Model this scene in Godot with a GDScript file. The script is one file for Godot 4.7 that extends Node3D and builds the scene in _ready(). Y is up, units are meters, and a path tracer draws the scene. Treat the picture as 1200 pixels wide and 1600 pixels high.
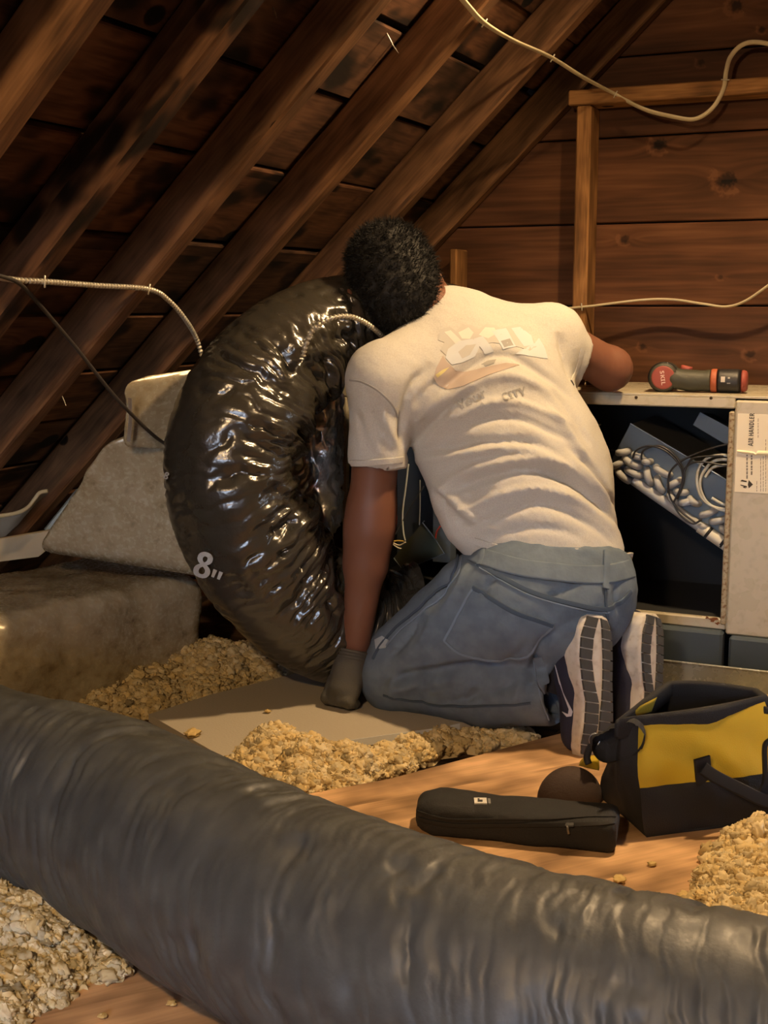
extends Node3D

# ---------------------------------------------------------------- camera numbers (1200 x 1600 frame)
const FOCAL := 2000.0
const EYE := Vector3(0, 0.9, 0)
var cb: Basis
const SLOPE := 0.7639          # roof pitch, radians
var rs: Vector3                # up the left roof slope
var rn: Vector3                # out of the left roof
const RP := Vector3(-0.735, 1.688, 0)   # a point of the rafters' underside
const WALL := -3.5

func ray(x: float, y: float) -> Vector3:
	return cb * Vector3((x - 600.0) / FOCAL, (800.0 - y) / FOCAL, -1.0)
func pix(x: float, y: float, d: float) -> Vector3:
	return EYE + ray(x, y) * d
func onp(x: float, y: float, n: Vector3, o: Vector3) -> Vector3:
	var r := ray(x, y)
	return EYE + r * ((o - EYE).dot(n) / r.dot(n))
func fl(x: float, y: float, h := 0.0) -> Vector3:
	return onp(x, y, Vector3.UP, Vector3(0, h, 0))
func wl(x: float, y: float, z: float) -> Vector3:
	return onp(x, y, Vector3.BACK, Vector3(0, 0, z))

# ---------------------------------------------------------------- nodes
var used := {}
func numbered(called: String) -> String:
	var n: int = used.get(called, 0)
	used[called] = n + 1
	return called if n == 0 else "%s_%03d" % [called, n]
func thing(called: String, label: String, category: String, at := Vector3.ZERO, group := "", kind := "") -> Node3D:
	var o := Node3D.new()
	o.name = numbered(called)
	o.position = at
	add_child(o, true)
	o.set_meta("label", label)
	if category: o.set_meta("category", category)
	if group: o.set_meta("group", group)
	if kind: o.set_meta("kind", kind)
	return o
# a part whose mesh is given in world coordinates
func part(called: String, mesh: Mesh, m: Material, parent: Node3D, label := "") -> MeshInstance3D:
	var o := MeshInstance3D.new()
	o.name = called
	o.mesh = mesh
	o.material_override = m
	parent.add_child(o, true)
	var off := Vector3.ZERO
	var p: Node = parent
	while p is Node3D and p != self:
		off += (p as Node3D).position
		p = p.get_parent()
	o.position = -off
	if label: o.set_meta("label", label)
	return o
# a part with its own transform (relative to its thing, unrotated)
func part_at(called: String, mesh: Mesh, m: Material, parent: Node3D, xf: Transform3D, label := "") -> MeshInstance3D:
	var o := part(called, mesh, m, parent, label)
	o.transform = Transform3D(xf.basis, xf.origin + o.position)
	return o

# ---------------------------------------------------------------- meshes
func finish(v: PackedVector3Array, idx: PackedInt32Array, uv := PackedVector2Array(), col := PackedColorArray(), nr := PackedVector3Array()) -> ArrayMesh:
	var n := nr
	if n.is_empty():
		n = smooth_normals(v, idx)
	var a := []
	a.resize(Mesh.ARRAY_MAX)
	a[Mesh.ARRAY_VERTEX] = v
	a[Mesh.ARRAY_NORMAL] = n
	a[Mesh.ARRAY_INDEX] = idx
	if not uv.is_empty(): a[Mesh.ARRAY_TEX_UV] = uv
	if not col.is_empty(): a[Mesh.ARRAY_COLOR] = col
	var m := ArrayMesh.new()
	m.add_surface_from_arrays(Mesh.PRIMITIVE_TRIANGLES, a)
	return m
func smooth_normals(v: PackedVector3Array, idx: PackedInt32Array) -> PackedVector3Array:
	var n := PackedVector3Array()
	n.resize(v.size())
	for i in range(0, idx.size(), 3):
		var a := idx[i]
		var b := idx[i + 1]
		var c := idx[i + 2]
		var f := (v[c] - v[a]).cross(v[b] - v[a])
		n[a] += f
		n[b] += f
		n[c] += f
	for i in n.size():
		n[i] = n[i].normalized()
	return n

# flat shaded collector: every solid is convex round its own centre, faces are turned outwards
class Solid:
	var v := PackedVector3Array()
	var n := PackedVector3Array()
	var uv := PackedVector2Array()
	var idx := PackedInt32Array()
	var us := 1.0
	var uo := Vector2.ZERO
	func tri(a: Vector3, b: Vector3, c: Vector3, mid: Vector3, ua := Vector2.ZERO, ub := Vector2.ZERO, uc := Vector2.ZERO) -> void:
		var f := (c - a).cross(b - a)
		if f.length_squared() < 1e-16: return
		if f.dot((a + b + c) / 3.0 - mid) < 0.0:
			var t := b
			b = c
			c = t
			var tu := ub
			ub = uc
			uc = tu
			f = -f
		f = f.normalized()
		for p in [a, b, c]:
			idx.append(v.size())
			v.append(p)
			n.append(f)
		uv.append(ua)
		uv.append(ub)
		uv.append(uc)
	# chamfered box; UV: u along local x, v round the other two
	func box(xf: Transform3D, size: Vector3, ch := 0.002) -> void:
		var h := size / 2.0
		ch = minf(ch, minf(h.x, minf(h.y, h.z)) * 0.9)
		var mid := xf.origin
		for ax in 3:
			var a1 := (ax + 1) % 3
			var a2 := (ax + 2) % 3
			for s in [-1.0, 1.0]:
				var q: Array[Vector3] = []
				var qu: Array[Vector2] = []
				for k in 4:
					var p := Vector3.ZERO
					p[ax] = s * h[ax]
					p[a1] = (h[a1] - ch) * (1.0 if k == 1 or k == 2 else -1.0)
					p[a2] = (h[a2] - ch) * (1.0 if k >= 2 else -1.0)
					qu.append(tex(p, ax, s, h))
					q.append(xf * p)
				tri(q[0], q[1], q[2], mid, qu[0], qu[1], qu[2])
				tri(q[0], q[2], q[3], mid, qu[0], qu[2], qu[3])
		for ax in 3:
			var a1 := (ax + 1) % 3
			var a2 := (ax + 2) % 3
			for s1 in [-1.0, 1.0]:
				for s2 in [-1.0, 1.0]:
					var q: Array[Vector3] = []
					var qu: Array[Vector2] = []
					for k in 4:
						var p := Vector3.ZERO
						p[ax] = (h[ax] - ch) * (1.0 if k == 1 or k == 2 else -1.0)
						p[a1] = s1 * (h[a1] - (ch if k >= 2 else 0.0))
						p[a2] = s2 * (h[a2] - (0.0 if k >= 2 else ch))
						qu.append(tex(p, a1, s1, h))
						q.append(xf * p)
					tri(q[0], q[1], q[2], mid, qu[0], qu[1], qu[2])
					tri(q[0], q[2], q[3], mid, qu[0], qu[2], qu[3])
		for sx in [-1.0, 1.0]:
			for sy in [-1.0, 1.0]:
				for sz in [-1.0, 1.0]:
					var c := Vector3(sx, sy, sz)
					tri(xf * (c * Vector3(h.x, h.y - ch, h.z - ch)), xf * (c * Vector3(h.x - ch, h.y, h.z - ch)), xf * (c * Vector3(h.x - ch, h.y - ch, h.z)), mid)
	func tex(p: Vector3, ax: int, s: float, h: Vector3) -> Vector2:
		if ax == 1: return Vector2(p.x, (p.z + s * (h.y + h.z)) * 4.0) * us + uo
		if ax == 2: return Vector2(p.x, (p.y + s * 2.0 * (h.y + h.z)) * 4.0) * us + uo
		return Vector2(p.z, p.y * 4.0) * us + uo
	# prism: polygon (3D points in one plane) pushed along d
	func prism(poly: PackedVector3Array, d: Vector3) -> void:
		var mid := Vector3.ZERO
		for p in poly: mid += p
		mid = mid / poly.size() + d / 2.0
		var k := poly.size()
		var ex := (poly[1] - poly[0]).normalized()
		var nn := d.normalized()
		var ey := nn.cross(ex)
		var flat := PackedVector2Array()
		for p in poly: flat.append(Vector2((p - poly[0]).dot(ex), (p - poly[0]).dot(ey)))
		var stretch := Vector2(1, 4)
		var t := Geometry2D.triangulate_polygon(flat)
		for i in range(0, t.size(), 3):
			face(poly[t[i]], poly[t[i + 1]], poly[t[i + 2]], -nn, flat[t[i]] * stretch, flat[t[i + 1]] * stretch, flat[t[i + 2]] * stretch)
			face(poly[t[i]] + d, poly[t[i + 1]] + d, poly[t[i + 2]] + d, nn, flat[t[i]] * stretch, flat[t[i + 1]] * stretch, flat[t[i + 2]] * stretch)
		var cw := Geometry2D.is_polygon_clockwise(flat)
		for i in k:
			var a := poly[i]
			var b := poly[(i + 1) % k]
			var o := (b - a).cross(nn) * (-1.0 if cw else 1.0)
			var l := (b - a).length()
			face(a, b, b + d, o, Vector2(0, 0), Vector2(l, 0), Vector2(l, d.length()))
			face(a, b + d, a + d, o, Vector2(0, 0), Vector2(l, d.length()), Vector2(0, d.length()))
	func face(a: Vector3, b: Vector3, c: Vector3, out: Vector3, ua := Vector2.ZERO, ub := Vector2.ZERO, uc := Vector2.ZERO) -> void:
		tri(a, b, c, (a + b + c) / 3.0 - out, ua * us + uo, ub * us + uo, uc * us + uo)
	func mesh() -> ArrayMesh:
		var a := []
		a.resize(Mesh.ARRAY_MAX)
		a[Mesh.ARRAY_VERTEX] = v
		a[Mesh.ARRAY_NORMAL] = n
		a[Mesh.ARRAY_TEX_UV] = uv
		a[Mesh.ARRAY_INDEX] = idx
		var m := ArrayMesh.new()
		m.add_surface_from_arrays(Mesh.PRIMITIVE_TRIANGLES, a)
		return m

func boxm(size: Vector3, ch := 0.002, us := 1.0, uo := Vector2.ZERO) -> ArrayMesh:
	var s := Solid.new()
	s.us = us
	s.uo = uo
	s.box(Transform3D.IDENTITY, size, ch)
	return s.mesh()
func box_between(a: Vector3, b: Vector3, ch := 0.002, us := 1.0, uo := Vector2.ZERO) -> ArrayMesh:
	var s := Solid.new()
	s.us = us
	s.uo = uo
	s.box(Transform3D(Basis(), (a + b) / 2.0), (b - a).abs(), ch)
	return s.mesh()
func prismm(poly: PackedVector3Array, d: Vector3, us := 1.0, uo := Vector2.ZERO) -> ArrayMesh:
	var s := Solid.new()
	s.us = us
	s.uo = uo
	s.prism(poly, d)
	return s.mesh()

# rows x cols smooth grid
func sheet(p: PackedVector3Array, nu: int, nv: int, wrap_v := false, flip := false, us := Vector2.ONE, col := PackedColorArray()) -> ArrayMesh:
	var idx := PackedInt32Array()
	var uv := PackedVector2Array()
	for i in nu:
		for j in nv:
			uv.append(Vector2(float(i) / (nu - 1), float(j) / (nv - 1)) * us)
	for i in nu - 1:
		for j in (nv if wrap_v else nv - 1):
			var a := i * nv + j
			var b := i * nv + (j + 1) % nv
			var c := (i + 1) * nv + j
			var d := (i + 1) * nv + (j + 1) % nv
			if flip:
				idx.append_array(PackedInt32Array([a, b, c, b, d, c]))
			else:
				idx.append_array(PackedInt32Array([a, c, b, b, c, d]))
	return finish(p, idx, uv, col)

func spline(pts: Array, n: int) -> PackedVector3Array:
	var out := PackedVector3Array()
	var k := pts.size()
	for s in k - 1:
		var p0: Vector3 = pts[maxi(s - 1, 0)]
		var p1: Vector3 = pts[s]
		var p2: Vector3 = pts[s + 1]
		var p3: Vector3 = pts[mini(s + 2, k - 1)]
		for i in n:
			out.append(p1.cubic_interpolate(p2, p0, p3, float(i) / n))
	out.append(pts[k - 1])
	return out
func frames(p: PackedVector3Array) -> Array:      # [tangent, side, up] by parallel transport
	var out := []
	var side := Vector3.ZERO
	for i in p.size():
		var t := (p[mini(i + 1, p.size() - 1)] - p[maxi(i - 1, 0)]).normalized()
		if i == 0:
			side = t.cross(Vector3.UP)
			if side.length() < 0.1: side = t.cross(Vector3.RIGHT)
			side = side.normalized()
		else:
			side = (side - t * side.dot(t)).normalized()
		out.append([t, side, side.cross(t).normalized()])
	return out
# tube with flat ends; rad is a float or a PackedFloat32Array
func tube(p: PackedVector3Array, rad, sides := 8, flat := 1.0) -> ArrayMesh:
	var fr := frames(p)
	var v := PackedVector3Array()
	for i in p.size():
		var r: float = rad if rad is float else rad[i]
		for j in sides:
			var a := TAU * j / sides
			v.append(p[i] + fr[i][1] * cos(a) * r + fr[i][2] * sin(a) * r * flat)
	var idx := PackedInt32Array()
	for i in p.size() - 1:
		for j in sides:
			var a := i * sides + j
			var b := i * sides + (j + 1) % sides
			idx.append_array(PackedInt32Array([a, a + sides, b, b, a + sides, b + sides]))
	for e in 2:
		var c := v.size()
		v.append(p[0] if e == 0 else p[p.size() - 1])
		var base := 0 if e == 0 else (p.size() - 1) * sides
		for j in sides:
			var a := base + j
			var b := base + (j + 1) % sides
			idx.append_array(PackedInt32Array([c, a, b] if e == 0 else [c, b, a]))
	return finish(v, idx)
# strip that lies on a surface: points, normals there, width and thickness
func strip(p: PackedVector3Array, nr: PackedVector3Array, w: float, t: float) -> ArrayMesh:
	var v := PackedVector3Array()
	for i in p.size():
		var d := (p[mini(i + 1, p.size() - 1)] - p[maxi(i - 1, 0)]).normalized()
		var s := d.cross(nr[i]).normalized() * w / 2.0
		var u := nr[i] * t
		v.append_array(PackedVector3Array([p[i] - s - u, p[i] - s + u * 0.6, p[i] - s * 0.8 + u, p[i] + s * 0.8 + u, p[i] + s + u * 0.6, p[i] + s - u]))
	var m := sheet(v, p.size(), 6, true)
	return m
# profile [[radius, height] ...] turned round the axis of xf.y
func lathe(prof: Array, sides: int, xf: Transform3D) -> ArrayMesh:
	var v := PackedVector3Array()
	for q in prof:
		for j in sides:
			var a := TAU * j / sides
			v.append(xf * Vector3(cos(a) * q[0], q[1], sin(a) * q[0]))
	return sheet(v, prof.size(), sides, true, true)
func aim(at: Vector3, y: Vector3, hint := Vector3.UP) -> Transform3D:   # basis whose y points along y
	var yy := y.normalized()
	var xx := hint.cross(yy)
	if xx.length() < 0.01: xx = Vector3.RIGHT.cross(yy)
	xx = xx.normalized()
	return Transform3D(Basis(xx, yy, xx.cross(yy)), at)

# ---------------------------------------------------------------- distance field on a grid, meshed as surface nets
class Field:
	var o: Vector3
	var c: float
	var nx: int
	var ny: int
	var nz: int
	var f := PackedFloat32Array()
	func _init(lo: Vector3, hi: Vector3, cell: float) -> void:
		o = lo
		c = cell
		nx = int((hi.x - lo.x) / c) + 2
		ny = int((hi.y - lo.y) / c) + 2
		nz = int((hi.z - lo.z) / c) + 2
		f.resize(nx * ny * nz)
		f.fill(0.3)
	func mix_in(i: int, d: float, k: float, cut: bool) -> void:
		var e := f[i]
		if cut:
			f[i] = maxf(e, -d)
			return
		var h := maxf(k - absf(e - d), 0.0) / k
		f[i] = minf(e, d) - h * h * k * 0.25
	func span(lo: Vector3, hi: Vector3) -> Array:
		return [clampi(int((lo.x - o.x) / c), 0, nx), clampi(int((hi.x - o.x) / c) + 2, 0, nx), clampi(int((lo.y - o.y) / c), 0, ny), clampi(int((hi.y - o.y) / c) + 2, 0, ny), clampi(int((lo.z - o.z) / c), 0, nz), clampi(int((hi.z - o.z) / c) + 2, 0, nz)]
	# tapered capsule; fn/fs squash it along fn; pn/po keep only the side of a plane that pn points away from
	func cap(a: Vector3, b: Vector3, ra: float, rb: float, k := 0.03, fn := Vector3.ZERO, fs := 1.0, pn := Vector3.ZERO, po := Vector3.ZERO, cut := false) -> void:
		var m := maxf(ra, rb) + k + c * 2.0
		var s := span(a.min(b) - Vector3(m, m, m), a.max(b) + Vector3(m, m, m))
		var ab := b - a
		var squash := fs != 1.0
		var g := 1.0 / fs - 1.0
		if squash: ab += fn * ab.dot(fn) * g
		var l2 := maxf(ab.length_squared(), 1e-9)
		var planed := pn != Vector3.ZERO
		for z in range(s[4], s[5]):
			for y in range(s[2], s[3]):
				var row := (z * ny + y) * nx
				for x in range(s[0], s[1]):
					var p := Vector3(o.x + x * c, o.y + y * c, o.z + z * c)
					var q := p - a
					if squash: q += fn * q.dot(fn) * g
					var t := clampf(q.dot(ab) / l2, 0.0, 1.0)
					var d := (q - ab * t).length() - (ra + (rb - ra) * t)
					if planed: d = maxf(d, (p - po).dot(pn))
					mix_in(row + x, d, k, cut)
	func ell(xf: Transform3D, semi: Vector3, k := 0.02, cut := false) -> void:
		var m := maxf(semi.x, maxf(semi.y, semi.z)) + k + c * 2.0
		var s := span(xf.origin - Vector3(m, m, m), xf.origin + Vector3(m, m, m))
		var inv := xf.affine_inverse()
		var w := minf(semi.x, minf(semi.y, semi.z))
		for z in range(s[4], s[5]):
			for y in range(s[2], s[3]):
				var row := (z * ny + y) * nx
				for x in range(s[0], s[1]):
					var q := (inv * Vector3(o.x + x * c, o.y + y * c, o.z + z * c)) / semi
					mix_in(row + x, (q.length() - 1.0) * w, k, cut)
	func rbox(xf: Transform3D, half: Vector3, r: float, k := 0.01, cut := false) -> void:
		var m := half.length() + k + c * 2.0
		var s := span(xf.origin - Vector3(m, m, m), xf.origin + Vector3(m, m, m))
		var inv := xf.affine_inverse()
		for z in range(s[4], s[5]):
			for y in range(s[2], s[3]):
				var row := (z * ny + y) * nx
				for x in range(s[0], s[1]):
					var q := (inv * Vector3(o.x + x * c, o.y + y * c, o.z + z * c)).abs() - half + Vector3(r, r, r)
					var d := q.max(Vector3.ZERO).length() + minf(maxf(q.x, maxf(q.y, q.z)), 0.0) - r
					mix_in(row + x, d, k, cut)
	func at(p: Vector3) -> float:
		var q := (p - o) / c
		var x := int(q.x)
		var y := int(q.y)
		var z := int(q.z)
		if q.x < 0.0 or q.y < 0.0 or q.z < 0.0 or x >= nx - 1 or y >= ny - 1 or z >= nz - 1: return 0.3
		var fx := q.x - x
		var fy := q.y - y
		var fz := q.z - z
		var i := (z * ny + y) * nx + x
		var sl := nx * ny
		var a := lerpf(lerpf(f[i], f[i + 1], fx), lerpf(f[i + nx], f[i + nx + 1], fx), fy)
		var b := lerpf(lerpf(f[i + sl], f[i + sl + 1], fx), lerpf(f[i + sl + nx], f[i + sl + nx + 1], fx), fy)
		return lerpf(a, b, fz)
	func normal(p: Vector3) -> Vector3:
		var e := c * 1.2
		return Vector3(at(p + Vector3(e, 0, 0)) - at(p - Vector3(e, 0, 0)), at(p + Vector3(0, e, 0)) - at(p - Vector3(0, e, 0)), at(p + Vector3(0, 0, e)) - at(p - Vector3(0, 0, e))).normalized()
	func trace(from: Vector3, dir: Vector3, t0 := 1.0, t1 := 4.0) -> Vector3:   # first point of the surface along a line
		var t := t0
		var best := t1
		var low := 9.0
		while t < t1:
			var v := at(from + dir * t)
			if v < low:
				low = v
				best = t
			if v < 0.0:
				var a := t - c
				var b := t
				for i in 8:
					var m := (a + b) / 2.0
					if at(from + dir * m) < 0.0: b = m
					else: a = m
				return from + dir * b
			t += c * 0.7
		return from + dir * best
	func mesh_arrays() -> Array:      # [vertices, indices]
		var vid := PackedInt32Array()
		vid.resize(f.size())
		vid.fill(-1)
		var v := PackedVector3Array()
		var idx := PackedInt32Array()
		var sl := nx * ny
		var off := PackedInt32Array([0, 1, nx, nx + 1, sl, sl + 1, sl + nx, sl + nx + 1])
		var e0 := PackedInt32Array([0, 2, 4, 6, 0, 1, 4, 5, 0, 1, 2, 3])
		var e1 := PackedInt32Array([1, 3, 5, 7, 2, 3, 6, 7, 4, 5, 6, 7])
		var corner: Array[Vector3] = []
		for k in 8: corner.append(Vector3(k & 1, (k >> 1) & 1, (k >> 2) & 1))
		var band := c * 4.0
		for z in nz - 1:
			for y in ny - 1:
				var row := (z * ny + y) * nx
				for x in nx - 1:
					var i := row + x
					var w := f[i]
					if w > band or w < -band: continue
					var inside := 0
					for k in 8:
						if f[i + off[k]] < 0.0: inside += 1
					if inside == 0 or inside == 8: continue
					var sum := Vector3.ZERO
					var cnt := 0
					for k in 12:
						var a := f[i + off[e0[k]]]
						var b := f[i + off[e1[k]]]
						if (a < 0.0) != (b < 0.0):
							sum += corner[e0[k]].lerp(corner[e1[k]], a / (a - b))
							cnt += 1
					vid[i] = v.size()
					v.append(o + (Vector3(x, y, z) + sum / cnt) * c)
		var d := PackedInt32Array([1, nx, sl])
		for z in range(1, nz - 1):
			for y in range(1, ny - 1):
				var row := (z * ny + y) * nx
				for x in range(1, nx - 1):
					var i := row + x
					if vid[i] < 0: continue
					for ax in 3:
						var a := f[i] < 0.0
						if a == (f[i + d[ax]] < 0.0): continue
						var d1 := d[(ax + 1) % 3]
						var d2 := d[(ax + 2) % 3]
						var q0 := vid[i]
						var q1 := vid[i - d1]
						var q2 := vid[i - d1 - d2]
						var q3 := vid[i - d2]
						if q0 < 0 or q1 < 0 or q2 < 0 or q3 < 0: continue
						if a: idx.append_array(PackedInt32Array([q0, q2, q1, q0, q3, q2]))
						else: idx.append_array(PackedInt32Array([q0, q1, q2, q0, q2, q3]))
		return [v, idx]

# folds: each a polyline on the cloth with height and width
class Folds:
	var a := PackedVector3Array()
	var b := PackedVector3Array()
	var t0 := PackedFloat32Array()
	var t1 := PackedFloat32Array()
	var amp := PackedFloat32Array()
	var wid := PackedFloat32Array()
	var fid := PackedInt32Array()
	var count := 0
	var rough: FastNoiseLite
	var rough_amp := 0.0
	func add(p: PackedVector3Array, h: float, w: float) -> void:
		for i in p.size() - 1:
			a.append(p[i])
			b.append(p[i + 1])
			t0.append(float(i) / (p.size() - 1))
			t1.append(float(i + 1) / (p.size() - 1))
			amp.append(h)
			wid.append(w)
			fid.append(count)
		count += 1
	func at(p: Vector3) -> float:
		var d := 0.0
		if rough: d += rough_amp * rough.get_noise_3dv(p)
		var best := 0.0
		var last := -1
		for i in a.size():
			if fid[i] != last:
				d += best
				best = 0.0
				last = fid[i]
			var q := p - a[i]
			var ab := b[i] - a[i]
			var l2 := ab.length_squared() + 1e-12
			var reach := wid[i] * 2.6
			if q.length_squared() > 2.0 * (reach * reach + l2): continue
			var t := clampf(q.dot(ab) / l2, 0.0, 1.0)
			var r2 := (q - ab * t).length_squared() / (wid[i] * wid[i])
			if r2 > 6.5: continue
			var s := lerpf(t0[i], t1[i], t)
			var e := amp[i] * exp(-r2) * minf(1.0, 4.0 * minf(s, 1.0 - s) + 0.08)
			if absf(e) > absf(best): best = e
		return d + best

# the field as a mesh, pushed out along its normals by the folds
func field_mesh(fd: Field, folds: Folds = null, col = null) -> ArrayMesh:
	var r := fd.mesh_arrays()
	var v: PackedVector3Array = r[0]
	var idx: PackedInt32Array = r[1]
	if folds:
		var n := smooth_normals(v, idx)
		for i in v.size():
			v[i] += n[i] * folds.at(v[i])
	var cols := PackedColorArray()
	if col:
		cols.resize(v.size())
		for i in v.size(): cols[i] = col.call(v[i])
	return finish(v, idx, PackedVector2Array(), cols)
func on_field(fd: Field, folds: Folds, px: Array, step := 7.0, lift := 0.0) -> Array:   # pixel polyline traced on to the cloth: [points, normals]
	var p := PackedVector3Array()
	var n := PackedVector3Array()
	for i in px.size() - 1:
		var a: Vector2 = px[i]
		var b: Vector2 = px[i + 1]
		var k := maxi(1, int(a.distance_to(b) / step))
		for j in (k + 1 if i == px.size() - 2 else k):
			var q := a.lerp(b, float(j) / k)
			var h := fd.trace(EYE, ray(q.x, q.y))
			var m := fd.normal(h)
			p.append(h + m * (lift + (folds.at(h) if folds else 0.0)))
			n.append(m)
	return [p, n]
func px_curve(px: Array, n := 6) -> Array:     # rounded pixel polyline
	var pts := []
	for q in px: pts.append(Vector3(q[0], q[1], 0))
	var out := []
	for q in spline(pts, n): out.append(Vector2(q.x, q.y))
	return out
# flat shape of cloth lying on a field: pixel polygon -> slab that follows the surface
func cloth_patch(fd: Field, folds: Folds, poly: PackedVector2Array, lift: float, cell := 9.0) -> ArrayMesh:
	var lo := poly[0]
	var hi := poly[0]
	for q in poly:
		lo = lo.min(q)
		hi = hi.max(q)
	var v := PackedVector3Array()
	var idx := PackedInt32Array()
	var ids := {}
	var get_id := func(q: Vector2, k: float) -> int:
		var key := Vector3i(roundi(q.x * 20.0), roundi(q.y * 20.0), roundi(k * 1e5))
		if not ids.has(key):
			var h := fd.trace(EYE, ray(q.x, q.y))
			var m := fd.normal(h)
			ids[key] = v.size()
			v.append(h + m * (k + (folds.at(h) if folds else 0.0)))
		return ids[key]
	var y := lo.y
	while y < hi.y:
		var x := lo.x
		while x < hi.x:
			var sq := PackedVector2Array([Vector2(x, y), Vector2(x + cell, y), Vector2(x + cell, y + cell), Vector2(x, y + cell)])
			for piece in Geometry2D.intersect_polygons(poly, sq):
				var t := Geometry2D.triangulate_polygon(piece)
				for i in range(0, t.size(), 3):
					var a := piece[t[i]]
					var b := piece[t[i + 1]]
					var c := piece[t[i + 2]]
					if (b - a).cross(c - a) < 0.0:
						var s := b
						b = c
						c = s
					idx.append_array(PackedInt32Array([get_id.call(a, lift), get_id.call(b, lift), get_id.call(c, lift)]))
			x += cell
		y += cell
	var nn := poly.size()
	for i in nn:
		var a := poly[i]
		var b := poly[(i + 1) % nn]
		if Geometry2D.is_polygon_clockwise(poly):
			var s := a
			a = b
			b = s
		var k := maxi(1, int(a.distance_to(b) / cell))
		for j in k:
			var p := a.lerp(b, float(j) / k)
			var q := a.lerp(b, float(j + 1) / k)
			var w := v.size()
			for e in [[p, lift], [q, lift], [p, -0.002], [q, -0.002]]:
				var h := fd.trace(EYE, ray(e[0].x, e[0].y))
				v.append(h + fd.normal(h) * (e[1] + (folds.at(h) if folds else 0.0)))
			idx.append_array(PackedInt32Array([w, w + 1, w + 2, w + 1, w + 3, w + 2]))
	return finish(v, idx)

# ---------------------------------------------------------------- materials
var mats := {}
func mat(c: Color, rough := 0.8, metal := 0.0, spec := 0.5) -> StandardMaterial3D:
	var m := StandardMaterial3D.new()
	m.albedo_color = c
	m.roughness = rough
	m.metallic = metal
	m.metallic_specular = spec
	return m
func rgb(r: int, g: int, b: int) -> Color:
	return Color(r / 255.0, g / 255.0, b / 255.0)
func noise(sd: int, freq: float, oct := 4, kind := FastNoiseLite.TYPE_SIMPLEX_SMOOTH) -> FastNoiseLite:
	var n := FastNoiseLite.new()
	n.seed = sd
	n.frequency = freq
	n.noise_type = kind
	n.fractal_octaves = oct
	return n
func noise_tex(n: FastNoiseLite, ramp: Array = [], size := 512, normal := false, bump := 4.0) -> NoiseTexture2D:
	var t := NoiseTexture2D.new()
	t.width = size
	t.height = size
	t.seamless = true
	t.noise = n
	t.as_normal_map = normal
	t.bump_strength = bump
	if ramp:
		var g := Gradient.new()
		var offs := PackedFloat32Array()
		var cols := PackedColorArray()
		for r in ramp:
			offs.append(r[0])
			cols.append(r[1])
		g.offsets = offs
		g.colors = cols
		t.color_ramp = g
	return t
func tri_map(m: StandardMaterial3D, s: float, in_world := true) -> void:
	m.uv1_triplanar = true
	m.uv1_world_triplanar = in_world
	m.uv1_scale = Vector3(s, s, s)
# wood grain, u along the fibres; knots as [u, v, size]
func wood_tex(sd: int, w: int, h: int, knots: Array, soot: float, streak := 1.0) -> ImageTexture:
	var im := Image.create(w, h, false, Image.FORMAT_RGB8)
	var n1 := noise(sd, 0.035, 3)
	var n2 := noise(sd + 7, 0.012, 3)
	var n3 := noise(sd + 13, 0.2, 2)
	for y in h:
		for x in w:
			var xm := float(mini(x, w - x)) * 2.0
			var yy := float(y)
			var dark := 0.0
			for k in knots:
				var dx: float = (x - k[0] * w) / (k[2] * 2.2)
				var dy: float = (y - k[1] * h) / k[2]
				var r2 := dx * dx + dy * dy
				if r2 < 9.0:
					yy += k[2] * 1.1 * exp(-r2 * 0.6) * (1.0 if dy > 0.0 else -1.0)
					var r1 := sqrt(dx * dx * 3.4 + dy * dy)
					if r1 < 1.0: dark = maxf(dark, 0.75 * smoothstep(1.0, 0.6, r1) + 0.12 * sin(r1 * 18.0))
			var g := n1.get_noise_2d(xm * 0.10, yy * 2.4) * 0.55 + n3.get_noise_2d(xm * 0.05, yy * 1.6) * 0.3
			var big := n2.get_noise_2d(xm * 0.35, yy * 0.9)
			var l := 0.80 + g * 0.42 * streak + big * 0.3 - dark
			if soot > 0.0:
				var s := smoothstep(-0.05, 0.5, n2.get_noise_2d(xm * 0.4 + 300.0, yy * 1.2 + 90.0) + g * 0.35)
				l *= 1.0 - soot * s
			l = clampf(l, 0.06, 1.0)
			im.set_pixel(x, y, Color(l, l * lerpf(0.92, 0.98, l), l * lerpf(0.84, 0.96, l)))
	return ImageTexture.create_from_image(im)
func wood(tex: Texture2D, c: Color, rough := 0.75) -> StandardMaterial3D:
	var m := mat(c, rough, 0.0, 0.35)
	m.albedo_texture = tex
	return m

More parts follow.
